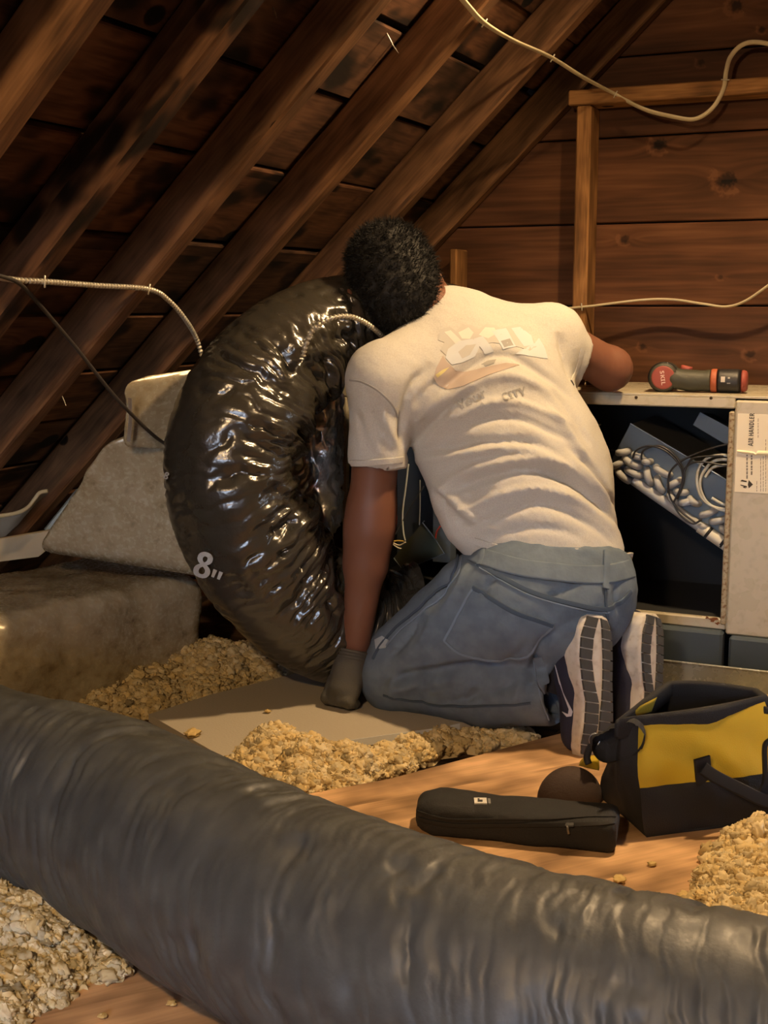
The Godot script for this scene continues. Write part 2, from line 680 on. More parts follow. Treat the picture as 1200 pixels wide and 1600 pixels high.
# ================================================================ the place
func _ready() -> void:
	cb = Basis(Vector3.UP, deg_to_rad(24.0)) * Basis(Vector3.RIGHT, deg_to_rad(-9.1))
	rs = Vector3(cos(SLOPE), sin(SLOPE), 0)
	rn = Vector3(-sin(SLOPE), cos(SLOPE), 0)
	var cam := Camera3D.new()
	cam.name = "camera"
	cam.transform = Transform3D(cb, EYE)
	cam.fov = rad_to_deg(2.0 * atan(800.0 / FOCAL))
	cam.near = 0.05
	cam.far = 60.0
	add_child(cam)
	cam.current = true
	var we := WorldEnvironment.new()
	we.name = "world"
	var e := Environment.new()
	e.background_mode = Environment.BG_SKY
	var sk := ProceduralSkyMaterial.new()
	sk.sky_top_color = rgb(165, 190, 232)
	sk.sky_horizon_color = rgb(210, 223, 242)
	sk.ground_bottom_color = rgb(120, 125, 120)
	sk.ground_horizon_color = rgb(190, 205, 220)
	sk.sky_energy_multiplier = 4.6
	sk.ground_energy_multiplier = 2.3
	var sky := Sky.new()
	sky.sky_material = sk
	e.sky = sky
	e.tonemap_mode = Environment.TONE_MAPPER_LINEAR
	e.tonemap_exposure = 1.0
	e.sdfgi_enabled = true
	e.ssao_enabled = true
	e.ssil_enabled = true
	we.environment = e
	add_child(we)
	materials()
	lamps()
	room()
	floor_sheets()
	air_handler()
	ducts()
	insulation()
	person()
	tools()
	cables()

# ---------------------------------------------------------------- lamps
func lamp_light(at: Vector3, energy: float, c: Color, size: float, called: String) -> void:
	var l := OmniLight3D.new()
	l.name = called
	l.position = at
	l.light_energy = energy
	l.light_color = c
	l.omni_range = 12.0
	l.omni_attenuation = 2.0
	l.light_size = size
	l.shadow_enabled = true
	add_child(l)
func lamps() -> void:
	var warm := rgb(255, 213, 158)
	var glow := mat(rgb(255, 240, 220), 0.4)
	glow.emission_enabled = true
	glow.emission = warm
	glow.emission_energy_multiplier = 6.0
	var metal := mat(rgb(190, 190, 188), 0.35, 0.9)
	var black := mat(rgb(25, 25, 25), 0.5)
	# clamp work lamp with a dome reflector, hung high near the gable and aimed down
	var at := LAMP_A
	var t := thing("clamp_lamp", "clamp work lamp with metal dome reflector hung high near the gable wall, above the frame", "lamp", at)
	var ax := aim(at, Vector3(0.04, 1, -0.55))
	part("reflector", lathe([[0.03, 0.10], [0.06, 0.09], [0.10, 0.045], [0.125, -0.02], [0.13, -0.02], [0.105, 0.05], [0.062, 0.097], [0.03, 0.105]], 32, ax), metal, t)
	part("socket", lathe([[0.0, 0.19], [0.02, 0.19], [0.024, 0.17], [0.03, 0.10], [0.028, 0.08], [0.0, 0.08]], 20, ax), black, t)
	part("bulb", lathe([[0.0, 0.085], [0.014, 0.08], [0.016, 0.06], [0.028, 0.03], [0.03, 0.015], [0.024, -0.006], [0.0, -0.015]], 20, ax), glow, t)
	part("cord", tube(spline([ax * Vector3(0, 0.19, 0), ax * Vector3(0.0, 0.26, 0), Vector3(at.x + 0.12, 2.5, at.z)], 8), 0.004, 6), black, t)
	lamp_light(ax * Vector3(0, 0.02, 0), 3.4, warm, 0.05, "clamp_lamp_light")
	# bare bulb in a porcelain holder under the ridge, nearer the hatch
	at = LAMP_B
	t = thing("bare_bulb", "bare bulb in a white holder under the ridge, above and outside the frame", "lamp", at)
	ax = aim(at, Vector3.UP)
	part("holder", lathe([[0.0, 0.12], [0.05, 0.12], [0.055, 0.105], [0.03, 0.07], [0.025, 0.05], [0.0, 0.05]], 20, ax), mat(rgb(225, 222, 212), 0.4), t)
	part("stem", tube(PackedVector3Array([ax * Vector3(0, 0.12, 0), Vector3(at.x, 1.93, at.z)]), 0.008, 8), black, t)
	part("bulb", lathe([[0.0, 0.055], [0.014, 0.05], [0.016, 0.035], [0.029, 0.0], [0.03, -0.014], [0.023, -0.034], [0.0, -0.042]], 20, ax), glow, t)
	lamp_light(at + Vector3(0, -0.01, 0), 2.5, warm, 0.06, "bare_bulb_light")

const LAMP_A := Vector3(-0.30, 1.92, -2.55)
const LAMP_B := Vector3(-0.58, 1.64, 0.25)

func materials() -> void:
	mats.wood_a = wood_tex(3, 1024, 256, [[0.22, 0.55, 11.0], [0.7, 0.25, 8.0]], 0.0, 0.8)
	mats.wood_b = wood_tex(19, 1024, 256, [[0.4, 0.3, 10.0], [0.83, 0.7, 13.0]], 0.7)
	mats.wood_c = wood_tex(29, 1024, 256, [[0.3, 0.4, 7.0]], 0.0, 0.3)
	var rg := noise(8, 0.018, 3)
	rg.fractal_type = FastNoiseLite.FRACTAL_RIDGED
	mats.wrinkle = noise_tex(rg, [], 512, true, 5.0)
	mats.soft = noise_tex(noise(6, 0.03, 4), [], 512, true, 3.0)
	mats.fine = noise_tex(noise(5, 0.09, 4), [], 512, true, 3.0)
	mats.weave = noise_tex(noise(9, 0.22, 2), [], 256, true, 2.0)
	mats.crinkle = noise_tex(noise(15, 0.02, 5, FastNoiseLite.TYPE_CELLULAR), [], 512, true, 6.0)

# ---------------------------------------------------------------- roof, walls
func room() -> void:
	var rng := RandomNumberGenerator.new()
	rng.seed = 11
	var raf := []
	for c in [rgb(128, 96, 68), rgb(116, 86, 61), rgb(134, 99, 68)]: raf.append(wood(mats.wood_a, c))
	var raf_soot := wood(mats.wood_b, rgb(118, 86, 60))
	var brd := []
	for c in [rgb(104, 74, 54), rgb(92, 66, 48), rgb(112, 78, 54)]: brd.append(wood(mats.wood_b, c, 0.9))
	var felt := mat(rgb(30, 27, 25), 0.95)
	for s in [felt]: s.resource_name = "roofing felt"
	var nailm := mat(rgb(205, 200, 190), 0.35, 0.7)
	# left slope in full
	var ceil := thing("ceiling", "sloping attic roof of dark plank sheathing carried on brown rafters", "", Vector3(0, 0, 0), "", "structure")
	var s_lo := -2.62
	var s_hi := 1.42
	var z0 := -3.498
	var z1 := 1.5
	var bs := Basis(Vector3(0, 0, -1), rn, rs)          # local x along the ridge, y outwards, z up the slope
	var s := s_lo
	var k := 0
	while s < s_hi:
		var w := rng.randf_range(0.155, 0.235)
		var gap := rng.randf_range(0.004, 0.014)
		var L := z1 - z0
		var xf := Transform3D(bs * Basis(Vector3.RIGHT, rng.randf_range(-0.03, 0.03)) * Basis(Vector3.UP, rng.randf_range(-0.003, 0.003)), RP + rs * (s + w / 2.0) + rn * (0.108 + rng.randf_range(-0.004, 0.004)) + Vector3(0, 0, (z0 + z1) / 2.0))
		part_at("sheathing_board", boxm(Vector3(L, 0.02, w - gap), 0.003, 0.42, Vector2(rng.randf() * 3.0, rng.randf() * 3.0)), brd[k % 3], ceil, xf)
		s += w
		k += 1
	part_at("roofing_felt", boxm(Vector3(z1 - z0, 0.04, s_hi - s_lo + 0.3), 0.002), felt, ceil, Transform3D(bs, RP + rs * ((s_lo + s_hi) / 2.0) + rn * 0.145 + Vector3(0, 0, (z0 + z1) / 2.0)))
	var zs := [-3.497, -3.09, -2.625, -2.245, -1.895, -1.575, -1.17, -0.76, -0.35, 0.06, 0.47, 0.88, 1.29]
	for i in zs.size():
		var th := 0.046
		var dp := 0.092
		var L := s_hi - s_lo
		var xf := Transform3D(Basis(rs, rn, rs.cross(rn)) * Basis(Vector3.UP, rng.randf_range(-0.002, 0.002)), RP + rs * ((s_lo + s_hi) / 2.0) + rn * (dp / 2.0) + Vector3(0, 0, zs[i] + th / 2.0))
		part_at("rafter", boxm(Vector3(L, dp, th), 0.004, 0.5, Vector2(rng.randf() * 2.0, rng.randf() * 2.0)), raf_soot if i in [4, 6] else raf[i % 3], ceil, xf)
	# nail points that come through the boards, splinters
	for q in [[70, 610, 20, 8], [97, 618, 26, 3], [128, 663, 22, -14], [40, 768, 18, -14], [612, 68, 8, 5], [620, 80, 8, 5], [605, 52, 6, 4], [428, 12, 12, -10], [386, 356, 8, -10], [165, 622, 10, -8], [235, 150, 8, 3]]:
		var p := onp(q[0], q[1], rn, RP + rn * 0.096)
		var d := (-rn + Vector3(rng.randf_range(-0.3, 0.3), rng.randf_range(-0.5, 0.0), rng.randf_range(-0.3, 0.6))).normalized()
		part("nail", tube(PackedVector3Array([p + rn * 0.004, p + d * 0.015, p + d * 0.028]), PackedFloat32Array([0.0016, 0.0014, 0.0003]), 6), nailm, ceil)
	# right slope, out of the frame
	var cr := thing("ceiling_right", "other slope of the attic roof, plank sheathing outside the frame", "", Vector3.ZERO, "", "structure")
	var top := RP + rs * s_hi
	var rs2 := Vector3(cos(SLOPE), -sin(SLOPE), 0)
	var rn2 := Vector3(sin(SLOPE), cos(SLOPE), 0)
	var b2 := Basis(Vector3(0, 0, -1), rn2, -rs2)
	for i in 20:
		part_at("sheathing_board", boxm(Vector3(z1 - z0, 0.03, 0.196), 0.003, 0.42, Vector2(rng.randf(), rng.randf())), brd[i % 3], cr, Transform3D(b2, top + rs2 * (0.1 + i * 0.2) + rn2 * 0.11 + Vector3(0, 0, (z0 + z1) / 2.0)))
	part_at("roofing_felt", boxm(Vector3(z1 - z0, 0.04, 4.3), 0.002), felt, cr, Transform3D(b2, top + rs2 * 2.0 + rn2 * 0.15 + Vector3(0, 0, (z0 + z1) / 2.0)))
	for i in zs.size():
		part_at("rafter", boxm(Vector3(4.0, 0.092, 0.046), 0.004, 0.5, Vector2(rng.randf(), rng.randf())), raf[i % 3], cr, Transform3D(Basis(rs2, rn2, rs2.cross(rn2)), top + rs2 * 2.06 + rn2 * 0.046 + Vector3(0, 0, zs[i] + 0.023)))
	# gable wall of wide boards
	var wb := thing("wall_back", "gable end wall of wide knotty brown boards with a nailed stud frame", "", Vector3(0, 0, 0), "", "structure")
	var edges := [-0.2, 0.02, 0.24, 0.462, 0.683, 0.903, 1.124, 1.350, 1.557, 1.78, 2.0, 2.22, 2.45, 2.68, 2.95]
	var wm := []
	for c in [rgb(110, 76, 51), rgb(102, 70, 47), rgb(114, 79, 52)]:
		var m := wood(null, c, 0.7)
		wm.append(m)
	var wt := wall_tex(edges)
	for m in wm: m.albedo_texture = wt
	for i in edges.size() - 1:
		var lo: float = edges[i] + 0.002
		var hi: float = edges[i + 1] - 0.0025
		var sd := Solid.new()
		sd.box(Transform3D(Basis(Vector3.BACK, rng.randf_range(-0.0015, 0.0015)) * Basis(Vector3.RIGHT, rng.randf_range(-0.012, 0.012)), Vector3(-0.6, (lo + hi) / 2.0, WALL - 0.012 + rng.randf_range(-0.002, 0.0))), Vector3(4.6, hi - lo, 0.022), 0.003)
		for j in sd.v.size(): sd.uv[j] = Vector2((sd.v[j].x + 1.9) / 2.4, 1.0 - (sd.v[j].y - 0.4) / 1.4)
		part("wall_board", sd.mesh(), wm[i % 3], wb)
	part("backing", box_between(Vector3(-3.0, -0.3, WALL - 0.06), Vector3(2.0, 3.1, WALL - 0.03)), felt, wb)
	var studm := wood(mats.wood_a, rgb(176, 132, 84), 0.75)
	var zf := WALL + 0.09
	part("stud", box_vert(-0.962, -0.922, -0.05, 1.424, WALL + 0.001, zf, 0.3), studm, wb)
	part("stud", box_vert(-1.318, -1.296, -0.05, 1.06, WALL + 0.001, zf, 1.3), studm, wb)
	part("header", box_between(Vector3(-0.985, 1.426, WALL + 0.001), Vector3(1.2, 1.465, zf), 0.003, 0.5, Vector2(0.2, 0.4)), studm, wb)
	part("stud", box_vert(0.3, 0.34, -0.05, 1.424, WALL + 0.001, zf, 2.3), studm, wb)
	# wall behind the camera with the window that lets the daylight in
	var wf := thing("wall_front", "gable wall behind the camera, boards around a small window", "", Vector3(0, 0, 0), "", "structure")
	var zb := 1.5
	var fm := wood(mats.wood_a, rgb(140, 86, 50))
	var wx0 := WIN.position.x
	var wx1 := WIN.end.x
	var wy0 := WIN.position.y
	var wy1 := WIN.end.y
	for q in [[-3.2, wx0, -0.3, 3.1], [wx1, 3.4, -0.3, 3.1], [wx0, wx1, -0.3, wy0], [wx0, wx1, wy1, 3.1]]:
		part("wall_panel", box_between(Vector3(q[0], q[2], zb), Vector3(q[1], q[3], zb + 0.06), 0.001, 0.4), fm, wf)
	var win := thing("window_1", "small gable window behind the camera", "", Vector3(0, 0, 0), "", "structure")
	var fr := mat(rgb(215, 212, 204), 0.5)
	var mx := (wx0 + wx1) / 2.0
	part("window_frame", box_between(Vector3(wx0, wy0, zb - 0.02), Vector3(wx0 + 0.04, wy1, zb + 0.08)), fr, win)
	part("window_frame", box_between(Vector3(wx1 - 0.04, wy0, zb - 0.02), Vector3(wx1, wy1, zb + 0.08)), fr, win)
	part("window_frame", box_between(Vector3(wx0 + 0.04, wy0, zb - 0.02), Vector3(wx1 - 0.04, wy0 + 0.04, zb + 0.08)), fr, win)
	part("window_frame", box_between(Vector3(wx0 + 0.04, wy1 - 0.04, zb - 0.02), Vector3(wx1 - 0.04, wy1, zb + 0.08)), fr, win)
	part("glazing_bar", box_between(Vector3(mx - 0.012, wy0 + 0.04, zb + 0.01), Vector3(mx + 0.012, wy1 - 0.04, zb + 0.05)), fr, win)
	var glass := mat(Color(0.95, 0.97, 1.0, 0.08), 0.02)
	glass.transparency = BaseMaterial3D.TRANSPARENCY_ALPHA
	part("pane", box_between(Vector3(wx0 + 0.04, wy0 + 0.04, zb + 0.025), Vector3(mx - 0.012, wy1 - 0.04, zb + 0.029), 0.0005), glass, win)
	part("pane", box_between(Vector3(mx + 0.012, wy0 + 0.04, zb + 0.025), Vector3(wx1 - 0.04, wy1 - 0.04, zb + 0.029), 0.0005), glass, win)
	# floor
	var flo := thing("floor", "rough dusty attic subfloor boards under the loose insulation", "", Vector3(0, 0, 0), "", "structure")
	var fbm := wood(mats.wood_b, rgb(120, 92, 66), 0.9)
	for i in 26:
		var x0 := -2.95 + i * 0.2
		part("floor_board", box_between(Vector3(x0, -0.06, -3.49), Vector3(x0 + 0.196, -0.03, 1.5), 0.003, 0.4, Vector2(rng.randf(), rng.randf())), fbm, flo)
	part("joist_bed", box_between(Vector3(-3.1, -0.3, -3.56), Vector3(3.2, -0.062, 1.56)), felt, flo)

const WIN := Rect2(-0.75, 0.35, 1.0, 0.9)

func box_vert(x0: float, x1: float, y0: float, y1: float, z0: float, z1: float, uo: float) -> ArrayMesh:   # grain runs upwards
	var sd := Solid.new()
	sd.us = 0.5
	sd.uo = Vector2(uo, uo * 0.7)
	sd.box(Transform3D(Basis(Vector3.UP, Vector3.LEFT, Vector3.BACK), Vector3((x0 + x1) / 2.0, (y0 + y1) / 2.0, (z0 + z1) / 2.0)), Vector3(y1 - y0, x1 - x0, z1 - z0), 0.004)
	return sd.mesh()

# grain of the gable boards, each board with its own figure; knots where the photograph has them
func wall_tex(edges: Array) -> ImageTexture:
	var w := 1200
	var h := 700
	var im := Image.create(w, h, false, Image.FORMAT_RGB8)
	var n1 := noise(41, 0.03, 3)
	var n2 := noise(47, 0.008, 3)
	var n3 := noise(53, 0.16, 2)
	var kn := []
	for q in [[1030, 225, 13, 1.0], [1136, 280, 17, 1.0], [976, 373, 9, 0.8], [1004, 541, 7, 0.8], [1172, 553, 9, 0.8], [1095, 97, 7, 0.6], [1150, 8, 12, 0.9], [1190, 45, 6, 0.8], [760, 470, 6, 0.6], [1125, 432, 5, 0.5]]:
		var p := wl(q[0], q[1], WALL)
		kn.append([(p.x + 1.9) / 2.4 * w, (1.0 - (p.y - 0.4) / 1.4) * h, q[2] * 0.85, q[3]])
	for y in h:
		var wy := 0.4 + 1.4 * (1.0 - (y + 0.5) / h)
		var bi := 0
		for i in edges.size():
			if wy > edges[i]: bi = i
		for x in w:
			var yy := float(y) + bi * 173.0
			var dark := 0.0
			var pale := 0.0
			for k in kn:
				var dx: float = (x - k[0]) / (k[2] * 1.9)
				var dy: float = (y - k[1]) / k[2]
				var r2 := dx * dx + dy * dy
				if r2 < 9.0:
					yy += k[2] * exp(-r2 * 0.6) * (1.0 if dy > 0.0 else -1.0)
					var r1 := sqrt(dx * dx * 2.6 + dy * dy) + n3.get_noise_2d(x, y) * 0.25
					if r1 < 0.8: dark = maxf(dark, k[3] * 0.42 * smoothstep(0.8, 0.35, r1))
					pale = maxf(pale, k[3] * 0.26 * exp(-pow((r1 - 1.15) / 0.25, 2.0)) * (0.5 + 0.5 * sign(-dx + dy * 0.6)))
			var g := n1.get_noise_2d(x * 0.09, yy * 2.2) * 0.6 + n3.get_noise_2d(x * 0.06, yy * 1.2) * 0.25
			var big := n2.get_noise_2d(x * 0.5, yy * 1.3)
			var l := clampf(0.78 + g * 0.3 + big * 0.22 - dark + pale, 0.08, 1.0)
			im.set_pixel(x, y, Color(l, l * lerpf(0.84, 0.96, l), l * lerpf(0.7, 0.92, l)))
	return ImageTexture.create_from_image(im)

func floor_sheets() -> void:
	var ply := wood(mats.wood_c, rgb(232, 192, 146), 0.7)
	var p := [Vector3(-1.75, 0, -1.18), Vector3(-0.95, 0, -2.16), Vector3(-0.72, 0, -2.56), Vector3(0.9, 0, -2.52), Vector3(0.9, 0, -0.75), Vector3(-1.6, 0, -0.75)]
	var poly := PackedVector3Array()
	for q in p: poly.append(Vector3(q.x, -0.03, q.z))
	var t := thing("plywood_sheet", "tan plywood sheet on the attic floor under the tool bag and black case", "plywood", Vector3(-0.3, -0.03, -1.6))
	part("sheet", prismm(poly, Vector3(0, 0.03, 0), 0.55, Vector2(0.3, 0.2)), ply, t)
	var dm := mat(rgb(178, 168, 150), 0.9)
	dm.normal_enabled = true
	dm.normal_texture = mats.fine
	dm.normal_scale = 0.25
	tri_map(dm, 3.0)
	var h := 0.018
	var q2 := []
	for a in [[345, 1181], [540, 1157], [690, 1136], [718, 1130], [900, 1095], [640, 1030], [470, 1050], [330, 1085], [232, 1116]]: q2.append(fl(a[0], a[1], h))
	poly = PackedVector3Array()
	for a in q2: poly.append(Vector3(a.x, 0.001, a.z))
	t = thing("drywall_sheet", "grey drywall offcut with pale cut edge under the kneeling man", "drywall", Vector3(q2[0].x, 0.0, q2[0].z))
	part("board", prismm(poly, Vector3(0, h - 0.003, 0)), dm, t)
	var top := PackedVector3Array()
	for a in q2: top.append(Vector3(a.x, h - 0.002, a.z))
	part("paper_face", prismm(top, Vector3(0, 0.002, 0)), dm, t)
	# gypsum showing along the cut edge
	var eg := Solid.new()
	for i in 3:
		var a: Vector3 = q2[i]
		var b: Vector3 = q2[i + 1]
		var o := (b - a).cross(Vector3.UP).normalized() * 0.0015
		eg.prism(PackedVector3Array([Vector3(a.x, 0.001, a.z), Vector3(b.x, 0.001, b.z), Vector3(b.x, h, b.z), Vector3(a.x, h, a.z)]), o)
	part("cut_edge", eg.mesh(), mat(rgb(205, 208, 210), 0.9), t, "pale gypsum cut edge")

# slab between four corners (tl, tr, br, bl), thick along d, with rounded rims and a bulge
func pillow(tl: Vector3, tr: Vector3, br: Vector3, bl: Vector3, d: Vector3, n := 14, pw := 8.0, nz: FastNoiseLite = null, amp := 0.0) -> ArrayMesh:
	var v := PackedVector3Array()
	var idx := PackedInt32Array()
	for side in 2:
		for i in n:
			for j in n:
				var u := -cos(PI * i / (n - 1))
				var w := -cos(PI * j / (n - 1))
				u = lerpf(u, -1.0 + 2.0 * i / (n - 1), 0.55)
				w = lerpf(w, -1.0 + 2.0 * j / (n - 1), 0.55)
				var a := tl.lerp(tr, (u + 1.0) / 2.0)
				var b := bl.lerp(br, (u + 1.0) / 2.0)
				var h := sqrt(maxf(0.0, 1.0 - pow(absf(u), pw))) * sqrt(maxf(0.0, 1.0 - pow(absf(w), pw)))
				var p := a.lerp(b, (w + 1.0) / 2.0)
				var off := d * 0.5 * h * (1.0 if side == 0 else -1.0)
				if nz: off += d.normalized() * amp * nz.get_noise_3dv(p) * h * (1.0 if side == 0 else -1.0)
				v.append(p + off)
		var base := side * n * n
		for i in n - 1:
			for j in n - 1:
				var a := base + i * n + j
				var q := [a, a + 1, a + n, a + 1, a + n + 1, a + n]
				if side == 1: q = [a, a + n, a + 1, a + 1, a + n, a + n + 1]
				idx.append_array(PackedInt32Array(q))
	var ax := (tr - tl).cross(bl - tl)
	if ax.dot(d) > 0.0:
		for i in range(0, idx.size(), 3):
			var t := idx[i + 1]
			idx[i + 1] = idx[i + 2]
			idx[i + 2] = t
	return finish(v, idx)

# lettering in a plane: origin at the left end of the baseline
func letters(txt: String, height: float, font := "Droid Sans", bold := false, depth := 0.0004) -> TextMesh:
	var t := TextMesh.new()
	t.text = txt
	var f := SystemFont.new()
	f.font_names = PackedStringArray([font])
	f.font_weight = 700 if bold else 400
	t.font = f
	t.font_size = 64
	t.pixel_size = height / 46.0
	t.depth = depth
	t.curve_step = 2.0
	t.horizontal_alignment = HORIZONTAL_ALIGNMENT_LEFT
	return t
# the same lettering laid on to a surface: place(pixel) gives the point
func letters_on(txt: String, at: Vector2, right: Vector2, size: float, place: Callable, bold := true) -> ArrayMesh:
	var t := letters(txt, size, "Droid Sans", bold, 0.0)
	var a := t.get_mesh_arrays()
	var v: PackedVector3Array = a[Mesh.ARRAY_VERTEX]
	var down := Vector2(-right.y, right.x)
	var out := PackedVector3Array()
	for p in v:
		var q := at + right * p.x - down * p.y
		out.append(place.call(q))
	var idx: PackedInt32Array = a[Mesh.ARRAY_INDEX] if a[Mesh.ARRAY_INDEX] else PackedInt32Array(range(out.size()))
	return finish(out, idx)

# ---------------------------------------------------------------- air handler
const CZ := -3.0
func air_handler() -> void:
	var paint := mat(rgb(184, 176, 154), 0.5)
	paint.roughness_texture = noise_tex(noise(77, 0.02, 4), [[0.0, Color(0.4, 0.4, 0.4)], [1.0, Color(0.75, 0.75, 0.75)]], 256)
	paint.albedo_texture = noise_tex(noise(78, 0.03, 5), [[0.0, Color(0.93, 0.92, 0.90)], [0.42, Color(1, 1, 1)], [1.0, Color(1, 1, 1)]], 512)
	tri_map(paint, 2.0)
	var lining := mat(rgb(30, 32, 34), 0.9)
	var steel := mat(rgb(128, 140, 150), 0.42, 0.75)
	var bluish := mat(rgb(84, 96, 106), 0.5, 0.3)
	var rust := mat(rgb(112, 66, 34), 0.95)
	var x0 := -1.456
	var xd := -0.457
	var x1 := 0.36
	var zb := -3.44
	var y0 := 0.15
	var y1 := 0.70
	var t := thing("air_handler", "beige sheet metal air handler cabinet lying open, coil showing inside", "air handler", Vector3(-0.55, y0, -3.2))
	var s := Solid.new()
	s.box(Transform3D(Basis(), Vector3((x0 + x1) / 2.0, y1 - 0.003, (CZ + zb) / 2.0)), Vector3(x1 - x0, 0.006, CZ - zb), 0.001)
	s.box(Transform3D(Basis(), Vector3((x0 + xd) / 2.0, 0.683, CZ - 0.008)), Vector3(xd - x0, 0.026, 0.016), 0.003)
	part("top_panel", s.mesh(), paint, t)
	part("bottom_rail", box_between(Vector3(x0, y0, CZ - 0.018), Vector3(xd, y0 + 0.026, CZ), 0.003), paint, t)
	part("base_panel", box_between(Vector3(x0, y0, zb), Vector3(x1, y0 + 0.005, CZ - 0.02), 0.001), paint, t)
	part("side_panel", box_between(Vector3(x0, y0 + 0.005, zb), Vector3(x0 + 0.005, y1 - 0.006, CZ - 0.02), 0.001), paint, t)
	part("rear_panel", box_between(Vector3(x0 + 0.005, y0 + 0.005, zb), Vector3(x1, y1 - 0.006, zb + 0.005), 0.001), paint, t)
	part("corner_post", box_between(Vector3(x0, y0 + 0.027, CZ - 0.018), Vector3(x0 + 0.014, 0.669, CZ + 0.001), 0.002), paint, t)
	part("divider_post", box_between(Vector3(xd - 0.013, y0 + 0.012, CZ - 0.03), Vector3(xd, 0.664, CZ + 0.003), 0.003), rusty(), t, "worn vertical post with rust specks")
	var door := part("access_panel", box_between(Vector3(xd + 0.001, y0 - 0.008, CZ - 0.02), Vector3(x1, 0.690, CZ + 0.008), 0.004), paint, t)
	part("end_panel", box_between(Vector3(x1 - 0.005, y0 + 0.006, zb + 0.006), Vector3(x1, 0.689, CZ - 0.021), 0.001), paint, t)
	# black lining of the inside
	part("insulation_lining", box_between(Vector3(x0 + 0.006, y0 + 0.006, zb + 0.006), Vector3(xd + 0.12, 0.690, zb + 0.03), 0.002), lining, t)
	part("insulation_lining", box_between(Vector3(x0 + 0.006, y0 + 0.006, zb + 0.03), Vector3(x0 + 0.025, 0.690, CZ - 0.03), 0.002), lining, t)
	part("insulation_lining", box_between(Vector3(x0 + 0.026, y0 + 0.006, zb + 0.03), Vector3(xd + 0.12, y0 + 0.02, CZ - 0.03), 0.002), lining, t)
	part("insulation_lining", box_between(Vector3(xd + 0.121, y0 + 0.006, zb + 0.006), Vector3(xd + 0.14, 0.690, CZ - 0.03), 0.002), lining, t)
	part("insulation_lining", box_between(Vector3(x0 + 0.026, 0.672, zb + 0.03), Vector3(xd + 0.12, 0.692, CZ - 0.03), 0.002), lining, t)
	# rust spots, screw holes and a scratch
	for q in [[1114, 968, 9.0, 5.0], [1105, 965, 4.0, 3.0], [1121, 974, 5.0, 3.0]]:
		var poly := PackedVector3Array()
		for i in 9:
			var a := TAU * i / 9.0
			var k := 0.7 + 0.3 * sin(i * 2.4 + q[0])
			var w := wl(q[0] + cos(a) * q[2] * k, q[1] + sin(a) * q[3] * k, CZ)
			poly.append(Vector3(w.x, maxf(w.y, y0 + 0.003), CZ))
		part("rust_spot", prismm(poly, Vector3(0, 0, 0.0006)), rust, t)
	for q in [[1111, 622], [994, 621]]:
		var w := wl(q[0], q[1], CZ)
		part("screw_hole", lathe([[0.0, 0.0008], [0.0035, 0.0008], [0.0038, 0.0]], 12, aim(w, Vector3.BACK)), mat(rgb(50, 38, 24), 0.9), t)
	# label sheet on the access panel
	var lz := CZ + 0.0083
	var sheetm := mat(rgb(226, 218, 194), 0.6)
	var la := wl(1153, 646, lz)
	var lb := wl(1228, 773, lz)
	var lab := part("label_sheet", box_between(Vector3(la.x, lb.y, lz), Vector3(lb.x, la.y, lz + 0.0004), 0.0002), sheetm, door, "cream printed label sheet reading AIR HANDLER")
	var ink := mat(rgb(58, 54, 48), 0.8)
	var turn := Basis(Vector3.UP, Vector3.LEFT, Vector3.BACK)       # text reads upwards
	var tp := wl(1173, 697, lz)
	var o := MeshInstance3D.new()
	o.name = "lettering"
	o.mesh = letters("AIR HANDLER", 0.0125, "Droid Sans", true)
	o.material_override = ink
	door.add_child(o, true)
	o.transform = Transform3D(turn * Basis.from_scale(Vector3(0.66, 0.85, 1)), Vector3(tp.x, tp.y, lz + 0.0006) - t.position)
	o.position -= door.position
	o.position += Vector3.ZERO
	var pr := Solid.new()
	var rng := RandomNumberGenerator.new()
	rng.seed = 4
	for col in [[1166, 712, 748, 4.5], [1173, 712, 742, 5.0], [1184, 656, 684, 2.0], [1188, 720, 768, 2.0], [1192, 716, 768, 2.0], [1196, 690, 768, 2.0], [1200, 686, 766, 2.0], [1182, 752, 768, 2.0], [1205, 660, 760, 2.0], [1211, 664, 740, 2.0]]:
		var y: float = col[2]
		while y > col[1]:
			var l := rng.randf_range(2.0, 6.0)
			var a := wl(col[0], y, lz + 0.0006)
			var b := wl(col[0] + col[3] * 0.55, y - l, lz + 0.0006)
			pr.box(Transform3D(Basis(), (a + b) / 2.0), Vector3(b.x - a.x, b.y - a.y, 0.0003).abs(), 0.0001)
			y -= l + rng.randf_range(0.8, 1.8)
	part("fine_print", pr.mesh(), mat(rgb(120, 114, 102), 0.8), door)
	var lg := Solid.new()
	var ar := PackedVector3Array()
	for q in [[1170, 750], [1176.5, 757], [1170, 763], [1168.5, 757]]: ar.append(wl(q[0], q[1], lz + 0.0006))
	lg.prism(ar, Vector3(0, 0, 0.0003))
	for st in [[[1157, 752], [1159, 749.5], [1167, 751.5], [1166.5, 753.5], [1159, 752]], [[1157, 757], [1167, 759.5], [1167, 762], [1157, 758.5]], [[1162, 760], [1165, 761.5], [1166, 763], [1161, 762]]]:
		ar = PackedVector3Array()
		for q in st: ar.append(wl(q[0], q[1], lz + 0.0006))
		lg.prism(ar, Vector3(0, 0, 0.0003))
	part("logo_mark", lg.mesh(), ink, door)
	# torn fold across the label
	var fv := PackedVector3Array()
	for q in [[1152, 703, 706], [1165, 704, 709], [1178, 706, 711], [1181, 709, 712], [1184, 704, 711], [1205, 705, 712], [1228, 707, 713]]:
		var a := wl(q[0], q[1], lz + 0.0004)
		var b := wl(q[0], q[2], lz + 0.0004)
		fv.append_array(PackedVector3Array([a, (a + b) / 2.0 + Vector3(0, 0, 0.004), b]))
	part("torn_fold", sheet(fv, 7, 3, false, true), mat(rgb(240, 228, 190), 0.6), door)
